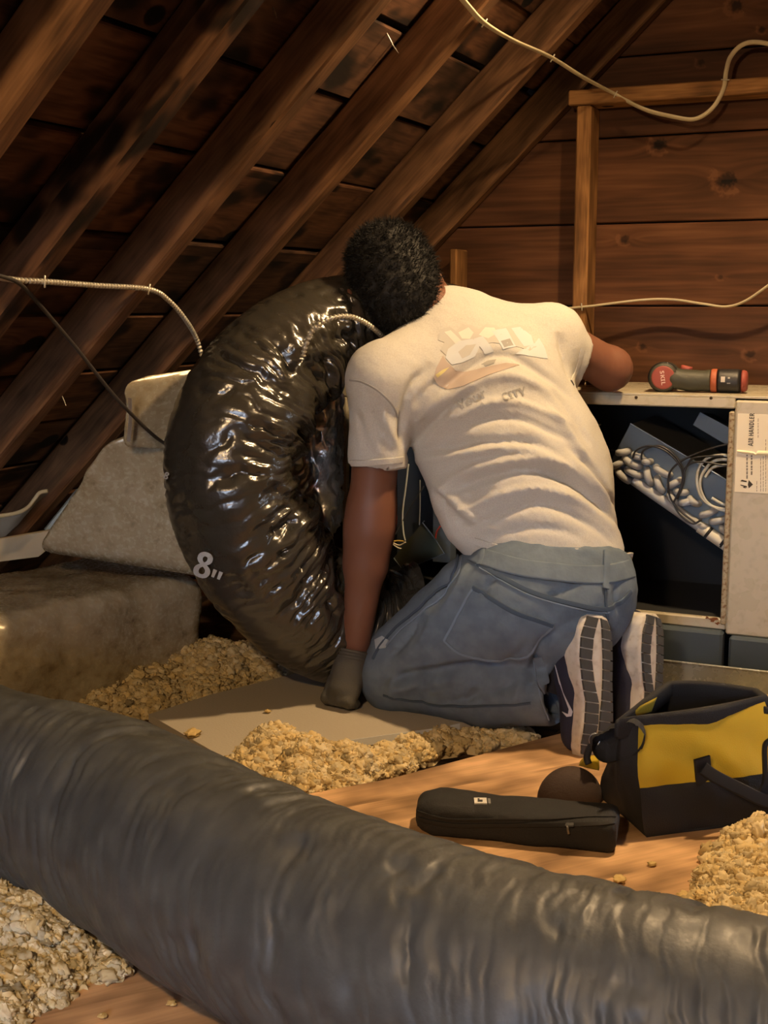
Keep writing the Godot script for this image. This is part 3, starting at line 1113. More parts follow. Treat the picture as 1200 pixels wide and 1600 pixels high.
	# the tilted coil
	var czf := -3.055
	var corner := []
	for q in [[985, 663], [1175, 774], [1175, 878], [985, 752], [951, 728]]: corner.append(wl(q[0], q[1], czf))
	var poly := PackedVector3Array(corner)
	var coil := part("coil", prismm(poly, Vector3(0, 0, -0.29)), mat(rgb(92, 88, 80), 0.6, 0.4), t)
	var plate := PackedVector3Array()
	for q in poly: plate.append(q + Vector3(0, 0, 0.0005))
	part("end_plate", prismm(plate, Vector3(0, 0, 0.002)), bluish, coil, "bluish metal end plate of the coil")
	var ridge := []
	for q in [[985, 662], [1175, 773]]: ridge.append(wl(q[0], q[1], czf + 0.004))
	part("plate_flange", tube(PackedVector3Array(ridge), 0.0022, 6), steel, coil)
	var oxid := mat(rgb(158, 160, 160), 0.8, 0.1)
	oxid.normal_enabled = true
	oxid.normal_texture = mats.fine
	oxid.normal_scale = 0.5
	tri_map(oxid, 12.0)
	for q in [[205, 365, 290, 350], [165, 480, 245, 440], [200, 515, 295, 605], [258, 410, 385, 485], [280, 505, 395, 560], [450, 510, 485, 625], [525, 490, 640, 555], [535, 580, 580, 690], [640, 645, 725, 600], [640, 715, 700, 790], [425, 430, 475, 440], [740, 790, 830, 770], [815, 755, 885, 800], [915, 895, 1025, 855], [1000, 950, 1115, 925], [1085, 1000, 1140, 1035], [700, 690, 780, 700], [880, 960, 960, 1000], [340, 380, 400, 400]]:
		var a := wl(930 + q[0] / 5.455, 640 + q[1] / 5.455, czf)
		var b := wl(930 + q[2] / 5.455, 640 + q[3] / 5.455, czf)
		var m := (a + b) / 2.0
		var h := (b - a) * 0.5
		var path := PackedVector3Array()
		for i in 13:
			var an := PI * i / 12.0
			path.append(m - h * cos(an) + Vector3(0, 0, 0.0235) * pow(sin(an), 0.75))
		part("return_bend", tube(path, 0.0085, 10), oxid, coil)
	var hz := czf + 0.014
	var hp := PackedVector3Array()
	for q in [[989, 751], [1010, 765], [1055, 796], [1098, 826], [1150, 862]]: hp.append(wl(q[0], q[1], hz))
	part("header_pipe", tube(hp, PackedFloat32Array([0.0105, 0.012, 0.012, 0.0125, 0.0125]), 14), oxid, coil)
	part("foam_sleeve", tube(PackedVector3Array([wl(1093, 823, hz), wl(1150, 862, hz)]), 0.0145, 14), mat(rgb(206, 202, 184), 0.85), coil, "cream pipe sleeve with black tape")
	for q in [[1105, 831, 1109, 834], [1128, 846, 1132, 849]]:
		part("tape_band", tube(PackedVector3Array([wl(q[0], q[1], hz), wl(q[2], q[3], hz)]), 0.0152, 14), mat(rgb(20, 20, 20), 0.6), coil)
	# blue sheet metal bar behind
	var bar := PackedVector3Array()
	for q in [[1094, 644], [1180, 690], [1180, 722], [1083, 664]]: bar.append(wl(q[0], q[1], -3.10))
	part("baffle_bar", prismm(bar, Vector3(0, -0.02, -0.2)), bluish, t)
	var inner := PackedVector3Array()
	for q in [[902, 640], [975, 640], [975, 657], [902, 657]]: inner.append(wl(q[0], q[1], -3.3))
	part("inner_rail", box_between(wl(905, 700, -3.36), wl(985, 706, -3.34), 0.001), steel, t)
	part("screw", lathe([[0.0, 0.004], [0.003, 0.0035], [0.005, 0.001], [0.005, 0.0]], 12, aim(wl(937, 663, -3.35), Vector3.BACK)), mat(rgb(210, 212, 215), 0.2, 1.0), t)
	# thin black lines and pale tubing coiled in front of the coil
	var blk := mat(rgb(22, 22, 24), 0.45)
	var pale := mat(rgb(176, 178, 170), 0.5)
	for l in [[[988, 716], [994, 704], [1012, 697], [1035, 702], [1055, 718], [1066, 738], [1064, 760], [1052, 786]], [[1002, 718], [1006, 703], [1030, 697], [1052, 710], [1067, 732], [1068, 752], [1058, 780]], [[1044, 770], [1046, 740], [1062, 722], [1090, 708], [1120, 698], [1150, 692]], [[1066, 736], [1080, 724], [1100, 722], [1145, 730]], [[1052, 786], [1062, 804], [1082, 818], [1096, 812]], [[1044, 752], [1046, 774], [1060, 796], [1088, 818]], [[1068, 740], [1078, 720], [1092, 714], [1130, 712]]]:
		var pp := []
		for q in l: pp.append(wl(q[0], q[1], czf + 0.034))
		part("capillary_line", tube(spline(pp, 8), 0.0024, 7), blk, t)
	for l in [[[1148, 713], [1125, 711], [1105, 716], [1092, 732], [1089, 756], [1098, 780], [1118, 793], [1148, 797]], [[1148, 720], [1126, 718], [1110, 724], [1097, 742], [1094, 762], [1104, 784], [1124, 796], [1148, 800]], [[1148, 729], [1128, 727], [1112, 732], [1102, 746]], [[1148, 790], [1130, 788], [1112, 778]]]:
		var pp := []
		for q in l: pp.append(wl(q[0], q[1], czf + 0.028))
		part("pale_tubing", tube(spline(pp, 8), 0.0036, 8), pale, t)
	# control bay on the left: channel, wires and the unhooked cover
	part("control_panel", box_between(Vector3(-1.42, 0.2, -3.30), Vector3(-1.05, 0.62, -3.28), 0.001), mat(rgb(70, 78, 84), 0.5, 0.4), t)
	part("control_channel", box_between(wl(686, 700, -3.10), wl(704, 880, -3.06), 0.001), bluish, t)
	var cov := PackedVector3Array()
	for q in [[615, 872], [630, 891], [694, 865], [681, 843], [660, 817]]: cov.append(wl(q[0], q[1], -2.975))
	var cm := mat(rgb(124, 126, 104), 0.3, 0.5)
	cm.roughness_texture = noise_tex(noise(31, 0.02, 3), [[0.0, Color(0.12, 0.12, 0.12)], [1.0, Color(0.5, 0.5, 0.5)]], 256)
	tri_map(cm, 6.0)
	var cover := part("control_cover", prismm(cov, Vector3(0, 0, 0.0015)), cm, t, "shiny loose metal control cover hanging tilted")
	var rim := PackedVector3Array()
	for q in [[663, 814], [660, 817], [681, 843], [694, 865], [630, 891], [615, 872]]: rim.append(wl(q[0], q[1], -2.9735))
	part("cover_lip", tube(rim, 0.0016, 6), steel, cover)
	for w in [[[[638, 725], [634, 760], [629, 800], [630, 830], [633, 845]], rgb(190, 196, 190), 0.0026], [[[618, 785], [619, 810], [617, 830], [612, 845]], rgb(176, 58, 44), 0.0024], [[[688, 822], [682, 832], [680, 845]], rgb(176, 58, 44), 0.0022], [[[662, 760], [640, 795], [618, 835]], rgb(60, 64, 66), 0.002], [[[656, 750], [656, 790], [655, 820]], rgb(120, 124, 124), 0.002], [[[612, 846], [622, 845], [632, 846]], rgb(214, 180, 90), 0.0022], [[[614, 848], [624, 852], [634, 847]], rgb(226, 214, 190), 0.002], [[[614, 850], [622, 856], [630, 858]], rgb(230, 220, 200), 0.002], [[[628, 893], [620, 903], [611, 914]], rgb(190, 186, 178), 0.002]]:
		var pp := []
		for q in w[0]: pp.append(wl(q[0], q[1], -3.02 if w[0][0][1] < 890 else -2.97))
		part("wire", tube(spline(pp, 6), w[2], 6), mat(w[1], 0.5), t)
	# drain pan and the pads that carry the cabinet
	var galv := mat(rgb(150, 154, 150), 0.6, 0.35)
	galv.roughness_texture = noise_tex(noise(61, 0.03, 3, FastNoiseLite.TYPE_CELLULAR), [[0.0, Color(0.3, 0.3, 0.3)], [1.0, Color(0.65, 0.65, 0.65)]], 256)
	tri_map(galv, 5.0)
	var pan := thing("drain_pan", "galvanized sheet metal drain pan under the air handler", "drain pan", Vector3(-0.4, -0.03, -3.18))
	var ps := Solid.new()
	ps.box(Transform3D(Basis(), Vector3(-0.4, -0.027, -3.18)), Vector3(1.6, 0.004, 0.49), 0.001)
	part("pan_bottom", ps.mesh(), galv, pan)
	part("pan_lip", box_between(Vector3(-1.2, -0.03, -2.938), Vector3(0.4, 0.077, -2.934), 0.001), galv, pan)
	part("pan_lip", box_between(Vector3(-1.2, -0.03, -3.43), Vector3(0.4, 0.077, -3.426), 0.001), galv, pan)
	part("pan_lip", box_between(Vector3(-1.2, -0.025, -3.425), Vector3(-1.196, 0.077, -2.939), 0.001), galv, pan)
	part("pan_lip", box_between(Vector3(0.396, -0.025, -3.425), Vector3(0.4, 0.077, -2.939), 0.001), galv, pan)
	part("rolled_edge", tube(PackedVector3Array([Vector3(-1.2, 0.078, -2.936), Vector3(0.4, 0.078, -2.936)]), 0.003, 8), galv, pan)
	var foam := mat(rgb(62, 74, 84), 0.85)
	for i in 5:
		var xa := -1.15 + i * 0.235
		var pd := thing("support_pad", ["blue grey foam pad under the left end of the air handler cabinet", "blue grey foam pad under the cabinet behind the kneeling man", "blue grey foam pad under the cabinet beside the white shoe", "blue grey foam pad under the open coil bay of the cabinet", "blue grey foam pad under the cabinet's right access panel"][i], "foam pad", Vector3(xa + 0.115, -0.025, -3.1), "pads under the air handler")
		part("block", box_between(Vector3(xa, -0.025, -3.32), Vector3(minf(xa + 0.231, -0.46) if i == 2 else xa + 0.231, 0.149 if i < 3 else 0.1415, -2.975), 0.006), foam, pd)

func rusty() -> StandardMaterial3D:
	var m := mat(Color.WHITE, 0.8)
	m.albedo_texture = noise_tex(noise(71, 0.06, 5), [[0.0, rgb(96, 66, 42)], [0.3, rgb(128, 106, 80)], [0.44, rgb(158, 146, 122)], [1.0, rgb(176, 166, 142)]], 256)
	tri_map(m, 6.0)
	return m

# ---------------------------------------------------------------- ducts
var loop_path: PackedVector3Array
func flex(path: PackedVector3Array, r0: float, sides: int, sd: int, fold: float, skew: float, inner = null, girth = null) -> ArrayMesh:
	var fr := frames(path)
	var v := PackedVector3Array()
	var n1 := noise(sd, 1.0, 3)
	n1.fractal_type = FastNoiseLite.FRACTAL_RIDGED
	var n2 := noise(sd + 3, 1.0, 3)
	var n3 := noise(sd + 5, 1.0, 2)
	var n4 := noise(sd + 8, 1.0, 2)
	n4.fractal_type = FastNoiseLite.FRACTAL_RIDGED
	var s := 0.0
	for i in path.size():
		if i > 0: s += path[i].distance_to(path[i - 1])
		var r := r0
		if girth: r *= girth.call(float(i) / (path.size() - 1))
		for j in sides:
			var a := TAU * j / sides
			var dir: Vector3 = fr[i][1] * cos(a) + fr[i][2] * sin(a)
			var tight := 0.45
			if inner: tight = inner.call(path[i], dir, float(i) / (path.size() - 1))
			var w := s + 0.015 * n2.get_noise_3d(cos(a) * 1.3, sin(a) * 1.3, s * 4.0) + skew * dir.y * 0.05
			var mask := smoothstep(-0.25, 0.35, n2.get_noise_3d(s * 7.0 + 40.0, cos(a) * 1.1, sin(a) * 1.1))
			var wav := 0.010 * n2.get_noise_3d(s * 9.0, cos(a) * 1.2 + 3.0, sin(a) * 1.2)
			var crease := smoothstep(0.25, 0.85, n1.get_noise_3d((w + wav) * 9.0, cos(a) * 0.35, sin(a) * 0.35))
			var fine := smoothstep(0.1, 0.9, n4.get_noise_3d((w + wav * 0.6) * 34.0, cos(a) * 0.55, sin(a) * 0.55))
			var lump := n2.get_noise_3d(s * 5.0, cos(a) * 0.9 + 7.0, sin(a) * 0.9)
			var pleat := n3.get_noise_3d(w * (11.0 if inner == null else 8.5), cos(a) * 0.4, sin(a) * 0.4)
			var k := r * (1.0 + 0.02 * lump) + fold * tight * (0.6 if inner == null else 1.0) * pleat - fold * (0.25 + tight) * mask * crease * 0.8 - fold * (0.22 + 0.22 * tight) * (0.35 + 0.65 * mask) * fine
			v.append(path[i] + dir * k)
	return sheet(v, path.size(), sides, true, false, Vector2(s * 2.0, 2.0))
func ducts() -> void:
	var film := mat(rgb(80, 81, 79), 0.62, 0.0, 0.45)
	film.normal_enabled = true
	film.normal_texture = mats.fine
	film.normal_scale = 0.1
	film.albedo_texture = noise_tex(noise(81, 0.012, 5), [[0.0, Color(0.72, 0.72, 0.72)], [0.55, Color(0.86, 0.86, 0.85)], [1.0, Color(1, 1, 0.97)]], 512)
	film.roughness_texture = noise_tex(noise(83, 0.02, 5), [[0.0, Color(0.55, 0.55, 0.55)], [1.0, Color(1, 1, 1)]], 512)
	tri_map(film, 3.0)
	var gloss := mat(rgb(50, 47, 40), 0.24, 0.0, 0.65)
	gloss.normal_enabled = true
	gloss.normal_texture = mats.fine
	gloss.normal_scale = 0.18
	tri_map(gloss, 2.2)
	# near run across the foreground
	var pp := []
	for q in [[-260, 1120], [-130, 1178], [14, 1228], [134, 1262], [230, 1309], [329, 1367], [429, 1420], [535, 1470], [695, 1530], [847, 1578], [1002, 1622], [1154, 1661], [1350, 1705]]: pp.append(fl(q[0], q[1], 0.149))
	pp.push_front(pp[0] + Vector3(-0.30, 0.0, -0.06))
	for k in 4: pp.append(pp[-1] + Vector3(0.21, 0, 0.012 * k))
	var path := spline(pp, 30)
	var t := thing("flexible_duct", "grey black insulated flexible duct lying across the foreground floor", "duct", Vector3(path[210].x, 0, path[210].z))
	part("jacket", flex(path, 0.148, 220, 21, 0.0105, 1.0), film, t)
	# looping run behind the man
	pp = []
	for q in [[730, 530, 3.06], [650, 514, 3.0], [565, 508, 2.93], [468, 544, 2.85], [388, 632, 2.78], [362, 740, 2.76], [395, 850, 2.81], [455, 925, 2.89], [515, 965, 2.98], [585, 985, 3.03], [655, 980, 3.05]]: pp.append(pix(q[0], q[1], q[2]))
	loop_path = spline(pp, 44)
	var mid := pix(560, 720, 2.85)
	t = thing("flexible_duct", "glossy black insulated flexible duct looping up behind the kneeling man", "duct", Vector3(loop_path[300].x, 0, loop_path[300].z))
	var lp := part("jacket", flex(loop_path, 0.147, 200, 33, 0.022, 0.0, func(p: Vector3, dir: Vector3, u: float) -> float: return clampf(0.55 + 0.75 * dir.dot((mid - p).normalized()), 0.1, 1.3), func(u: float) -> float: return lerpf(0.80, 1.0, smoothstep(0.18, 0.42, u))), gloss, t)
	var white := mat(rgb(170, 170, 166), 0.6)
	var on := func(q: Vector2) -> Vector3: return trace_tube(loop_path, 0.158, q)
	part("size_print", letters_on("8", Vector2(303, 880), Vector2(0.97, 0.27), 40.0, on), white, lp, "white printed size figure")
	part("size_print", letters_on("\"", Vector2(324, 905), Vector2(0.93, 0.36), 34.0, on), white, lp)
	part("size_print", letters_on("8", Vector2(256, 742), Vector2(0.3, 0.12), 34.0, on), white, lp)
	# foil wrapped collar between loop and cabinet
	var foil := mat(rgb(228, 228, 226), 0.3, 0.85)
	foil.normal_enabled = true
	foil.normal_texture = mats.crinkle
	foil.normal_scale = 0.6
	tri_map(foil, 5.0)
	var fz := noise(91, 14.0, 3)
	fz.fractal_type = FastNoiseLite.FRACTAL_RIDGED
	t = thing("foil_collar", "crumpled shiny aluminium foil wrap on the cabinet's left end", "foil wrap", Vector3(-1.5, 0.25, -2.9))
	var fn := Vector3(sin(0.36), 0, cos(0.36))
	var fc := pix(472, 722, 2.985) - fn * 0.13
	var fd := Field.new(fc - Vector3(0.24, 0.26, 0.24), fc + Vector3(0.24, 0.26, 0.24), 0.009)
	fd.rbox(Transform3D(Basis(Vector3.UP, 0.36), fc), Vector3(0.068, 0.185, 0.12), 0.03)
	var ff := Folds.new()
	ff.rough = fz
	ff.rough_amp = 0.016
	part("foil", field_mesh(fd, ff), foil, t)
	var wirem := mat(rgb(96, 66, 46), 0.5, 0.3)
	for l in [[[466, 655, 2.72], [478, 628, 2.74], [505, 602, 2.78], [530, 585, 2.84], [562, 570, 2.92]], [[470, 640, 2.74], [490, 612, 2.77], [520, 588, 2.84], [552, 572, 2.92]]]:
		var c := []
		for q in l: c.append(pix(q[0], q[1], q[2] + 0.02))
		part("tie_wire", tube(spline(c, 8), 0.0032, 6), wirem, t)
	# foil faced trunk duct on the left
	var wrap := mat(rgb(178, 168, 144), 0.34, 0.12)
	wrap.albedo_texture = noise_tex(noise(95, 0.02, 5), [[0.0, Color(0.62, 0.57, 0.50)], [0.28, Color(0.84, 0.81, 0.76)], [0.5, Color(0.92, 0.91, 0.88)], [1.0, Color(1, 1, 1)]], 512)
	wrap.roughness_texture = noise_tex(noise(96, 0.05, 4), [[0.0, Color(0.55, 0.55, 0.55)], [1.0, Color(1, 1, 1)]], 512)
	wrap.normal_enabled = true
	wrap.normal_texture = mats.wrinkle
	wrap.normal_scale = 0.16
	tri_map(wrap, 2.6)
	t = thing("wrapped_trunk_duct", "dusty silver foil wrapped trunk duct under the left eaves", "duct", Vector3(-1.95, -0.03, -2.3))
	var dt := Vector3(0.15, 0, -0.53).normalized()
	var left := Vector3(-0.53, 0, -0.15).normalized()
	var a0 := Vector3(-1.85, 0, -2.12) - dt * 0.30
	var b0 := Vector3(-1.85, 0, -2.12) + dt * 0.60
	var cen := (a0 + b0) / 2.0 + left * 0.215
	fd = Field.new(Vector3(-2.55, -0.06, -2.95), Vector3(-1.5, 0.30, -1.65), 0.014)
	fd.rbox(Transform3D(Basis(dt, Vector3.UP, dt.cross(Vector3.UP)), Vector3(cen.x, 0.105, cen.z)), Vector3(0.45, 0.135, 0.215), 0.05)
	ff = Folds.new()
	ff.rough = noise(97, 6.0, 4)
	ff.rough_amp = 0.012
	part("wrap", field_mesh(fd, ff), wrap, t)
	var nzz := noise(98, 9.0, 3)
	part("transition", pillow(pix(203, 690, 2.99), pix(345, 640, 2.97), pix(345, 905, 3.05), pix(78, 864, 3.12), Vector3(0.06, -0.03, -0.14), 26, 10.0, nzz, 0.012), wrap, t)
	part("riser_box", pillow(pix(226, 588, 2.82), pix(340, 572, 2.93), pix(350, 700, 3.0), pix(224, 694, 2.92), Vector3(0.05, 0.02, -0.13), 24, 12.0, nzz, 0.014), wrap, t)
	part("foil_seam", strip(PackedVector3Array([pix(203, 622, 2.765), pix(204, 656, 2.80), pix(201, 690, 2.83)]), PackedVector3Array([cb.z, cb.z, cb.z]), 0.008, 0.001), foil, t)
	var ridge := []
	for q in [[90, 852], [140, 838], [190, 828], [240, 826], [300, 830]]: ridge.append(pix(q[0], q[1], 3.0))
	# scraps by the eaves
	t = thing("curled_flap", "curled grey facing scrap with pale fuzzy edge below the eaves", "scrap", pix(30, 830, 2.95))
	var up := [[-20, 808], [20, 803], [42, 794], [54, 780], [62, 770], [75, 767]]
	var dn := [[-20, 846], [8, 838], [25, 822], [40, 804], [56, 786], [72, 773]]
	var fvv := PackedVector3Array()
	var edge := []
	for i in 6:
		var a := pix(up[i][0], up[i][1], 2.96)
		var b := pix(dn[i][0], dn[i][1], 3.0)
		fvv.append_array(PackedVector3Array([a, a.lerp(b, 0.5), b, b + Vector3(0, 0, -0.004), a.lerp(b, 0.5) + Vector3(0, 0, -0.004), a + Vector3(0, 0, -0.004)]))
		edge.append(a)
	part("facing", sheet(fvv, 6, 6, true), mat(rgb(120, 120, 112), 0.6), t)
	part("fuzzy_edge", tube(spline(edge, 5), 0.0045, 8), mat(rgb(176, 164, 130), 0.95), t)
	var sc := PackedVector3Array()
	t = thing("board_scrap", "pale beige board scrap lying behind the trunk duct", "scrap", pix(40, 850, 3.1))
	for q in [[-20, 846], [95, 826], [110, 830], [60, 870], [-20, 880]]: sc.append(pix(q[0], q[1], 3.16))
	part("scrap", prismm(sc, Vector3(-0.012, 0.0, -0.012)), mat(rgb(158, 146, 122), 0.85), t)
	sc = PackedVector3Array()
	t = thing("foam_scrap", "blue grey foam strip wedged between rafter and trunk duct", "scrap", pix(105, 800, 3.2))
	for q in [[70, 828], [121, 765], [140, 775], [100, 832]]: sc.append(pix(q[0], q[1], 3.22))
	part("strip", prismm(sc, Vector3(-0.012, 0.0, -0.012)), mat(rgb(120, 134, 142), 0.85), t)

func trace_tube(path: PackedVector3Array, r: float, q: Vector2) -> Vector3:
	var d := ray(q.x, q.y)
	var t := 2.4
	while t < 3.4:
		var p := EYE + d * t
		var low := 9.0
		for i in range(0, path.size(), 6): low = minf(low, p.distance_to(path[i]))
		if low < r: return p
		t += maxf((low - r) * 0.5, 0.003)
	return EYE + d * 2.8

# ---------------------------------------------------------------- loose insulation
func tuft(sd: int) -> ArrayMesh:
	var sp := SphereMesh.new()
	sp.radius = 1.0
	sp.height = 2.0
	sp.radial_segments = 14
	sp.rings = 8
	var a := sp.get_mesh_arrays()
	var v: PackedVector3Array = a[Mesh.ARRAY_VERTEX]
	var n := noise(sd, 1.5, 3)
	for i in v.size(): v[i] = v[i] * (1.0 + 0.85 * n.get_noise_3dv(v[i] * 1.3 + Vector3(sd, 0, 0))) * Vector3(1.0, 0.8, 0.95)
	return finish(v, a[Mesh.ARRAY_INDEX])
func heap(label: String, blobs: Array, count: int, sd: int, base := -0.03, tone := Vector3(0.66, 0.53, 0.30)) -> void:
	var rng := RandomNumberGenerator.new()
	rng.seed = sd
	var m := mat(Color.WHITE, 0.95, 0.0, 0.2)
	m.vertex_color_use_as_albedo = true
	var lo := Vector3(99, 0, 99)
	var hi := -lo
	var bl := []
	for b in blobs:
		var p := fl(b[0], b[1], base)
		bl.append([p, b[2], b[3]])
		lo = lo.min(p - Vector3(b[2], 0, b[2]))
		hi = hi.max(p + Vector3(b[2], 0, b[2]))
	var nz := noise(sd, 18.0, 3)
	var height := func(x: float, z: float) -> float:
		var h := -0.02
		for b in bl:
			var d2: float = ((x - b[0].x) * (x - b[0].x) + (z - b[0].z) * (z - b[0].z)) / (b[1] * b[1])
			if d2 < 1.0: h = maxf(h, b[2] * pow(1.0 - d2, 0.7))
		return h + (0.012 * nz.get_noise_2d(x, z) if h > 0.0 else 0.0)
	var xs := []
	var tries := 0
	while xs.size() < count and tries < count * 30:
		tries += 1
		var x := rng.randf_range(lo.x, hi.x)
		var z := rng.randf_range(lo.z, hi.z)
		var h: float = height.call(x, z)
		if h < 0.002: continue
		xs.append(Vector3(x, base + h - 0.004 - absf(rng.randfn(0.0, 0.006)), z))
	for vi in 3:
		var mm := MultiMesh.new()
		mm.transform_format = MultiMesh.TRANSFORM_3D
		mm.use_colors = true
		mm.mesh = tuft(sd + vi * 5)
		var mine := []
		for i in range(vi, xs.size(), 3): mine.append(xs[i])
		mm.instance_count = mine.size()
		for i in mine.size():
			var s := rng.randf_range(0.004, 0.0100) * (1.5 if rng.randf() < 0.1 else 1.0)
			var bb := Basis.from_euler(Vector3(rng.randf() * TAU, rng.randf() * TAU, rng.randf() * TAU)).scaled(Vector3(s, s, s) * Vector3(rng.randf_range(0.8, 1.4), rng.randf_range(0.7, 1.1), 1.0))
			mm.set_instance_transform(i, Transform3D(bb, mine[i]))
			var l := rng.randf_range(0.72, 1.2)
			var yl := rng.randf_range(0.75, 1.15)
			if rng.randf() < 0.05: l *= 0.5
			mm.set_instance_color(i, Color(minf(tone.x * l, 0.95), minf(tone.y * l * lerpf(1.0, yl, 0.3), 0.95), minf(tone.z * l * yl, 0.95)))
		var o := MultiMeshInstance3D.new()
		o.multimesh = mm
		o.material_override = m
		if vi == 0:
			o.name = numbered("insulation_heap")
			o.set_meta("label", label)
			o.set_meta("category", "insulation")
			o.set_meta("kind", "stuff")
			add_child(o, true)
			var nx := 60
			var nzc := 60
			var v := PackedVector3Array()
			for i in nx:
				for j in nzc:
					var x := lerpf(lo.x, hi.x, float(i) / (nx - 1))
					var z := lerpf(lo.z, hi.z, float(j) / (nzc - 1))
					v.append(Vector3(x, base + height.call(x, z) - 0.012, z))
			part("mound", sheet(v, nx, nzc, false, true), mat(Color(tone.x, tone.y, tone.z).linear_to_srgb(), 0.95), o)
			heap_root = o
		else:
			o.name = "tufts"
			o.set_meta("kind", "stuff")
			heap_root.add_child(o, true)
var heap_root: Node3D
func insulation() -> void:
	heap("heap of loose cream insulation tufts in front of the foil wrapped trunk duct", [[40, 1075, 0.16, 0.07], [120, 1075, 0.16, 0.09], [200, 1075, 0.15, 0.10], [260, 1062, 0.14, 0.11], [330, 1062, 0.15, 0.10], [400, 1055, 0.14, 0.085], [455, 1050, 0.12, 0.06], [150, 1100, 0.12, 0.06], [230, 1100, 0.12, 0.055], [320, 1088, 0.10, 0.05], [500, 1062, 0.08, 0.045], [-60, 1085, 0.2, 0.13], [20, 1085, 0.16, 0.13], [100, 1090, 0.14, 0.11], [60, 1075, 0.14, 0.13]], 9000, 101, -0.03, Vector3(0.58, 0.47, 0.27))
	heap("heap of cream insulation tufts between the drywall edge and the plywood", [[430, 1195, 0.085, 0.078], [480, 1204, 0.085, 0.07], [540, 1202, 0.075, 0.05], [600, 1190, 0.065, 0.036], [650, 1174, 0.05, 0.028], [400, 1215, 0.08, 0.05], [470, 1228, 0.07, 0.045], [530, 1222, 0.055, 0.035], [690, 1160, 0.05, 0.028], [740, 1155, 0.05, 0.02], [800, 1150, 0.05, 0.018]], 4400, 131, -0.012)
	heap("heap of cream insulation tufts on the plywood at the right edge, in front of the tool bag", [[1190, 1345, 0.075, 0.07], [1150, 1345, 0.05, 0.03], [1215, 1400, 0.13, 0.07], [1130, 1425, 0.05, 0.03], [1240, 1450, 0.14, 0.06], [1165, 1400, 0.06, 0.04], [1100, 1415, 0.03, 0.014], [1180, 1320, 0.045, 0.04]], 4000, 151, 0.0)
	heap("heap of pale insulation tufts at the bottom left, nearest the camera", [[-30, 1450, 0.16, 0.07], [50, 1480, 0.10, 0.075], [30, 1540, 0.09, 0.04], [100, 1460, 0.09, 0.03], [140, 1480, 0.07, 0.025], [175, 1525, 0.028, 0.025], [-20, 1400, 0.12, 0.06], [-60, 1560, 0.12, 0.05], [90, 1500, 0.07, 0.04]], 5000, 171, -0.002, Vector3(0.62, 0.53, 0.33))
	heap("patch of insulation tufts on the floor behind the tool bag", [[1190, 1120, 0.10, 0.04], [1230, 1130, 0.12, 0.05], [1070, 1085, 0.05, 0.03], [1180, 1165, 0.05, 0.03]], 1500, 191, 0.0)
	var rng := RandomNumberGenerator.new()
	rng.seed = 5
	var cream := mat(rgb(206, 178, 118), 0.95)
	var names := [[300, 1150, 0.016, 0.02, "single cream insulation tuft lying alone on the drywall sheet"], [1075, 1413, 0.014, 0.001, "small insulation tuft on plywood left of the right heap"], [1068, 1402, 0.010, 0.001, "tiny insulation crumb beside the right heap on plywood"], [968, 1378, 0.011, 0.001, "flat pale flake on plywood below the black case"], [1018, 1352, 0.007, 0.001, "small pale crumb on plywood below the tool bag"], [617, 1300, 0.008, 0.001, "pale crumb on plywood by the left end of the case"], [160, 1590, 0.006, 0.001, "pale crumb at the bottom left on the plywood"], [418, 1113, 0.007, 0.02, "white chip on the drywall near the gloved hand"], [268, 1570, 0.006, 0.001, "pale sliver on the plywood beside the foreground duct"]]
	for q in names:
		var p := fl(q[0], q[1], q[3])
		var t := thing("insulation_tuft", q[4], "tuft", p, "stray tufts on the floor")
		part_at("fluff", tuft(int(q[0])), cream, t, Transform3D(Basis.from_scale(Vector3(q[2], q[2] * 0.55, q[2])), p + Vector3(0, q[2] * 0.4, 0)))

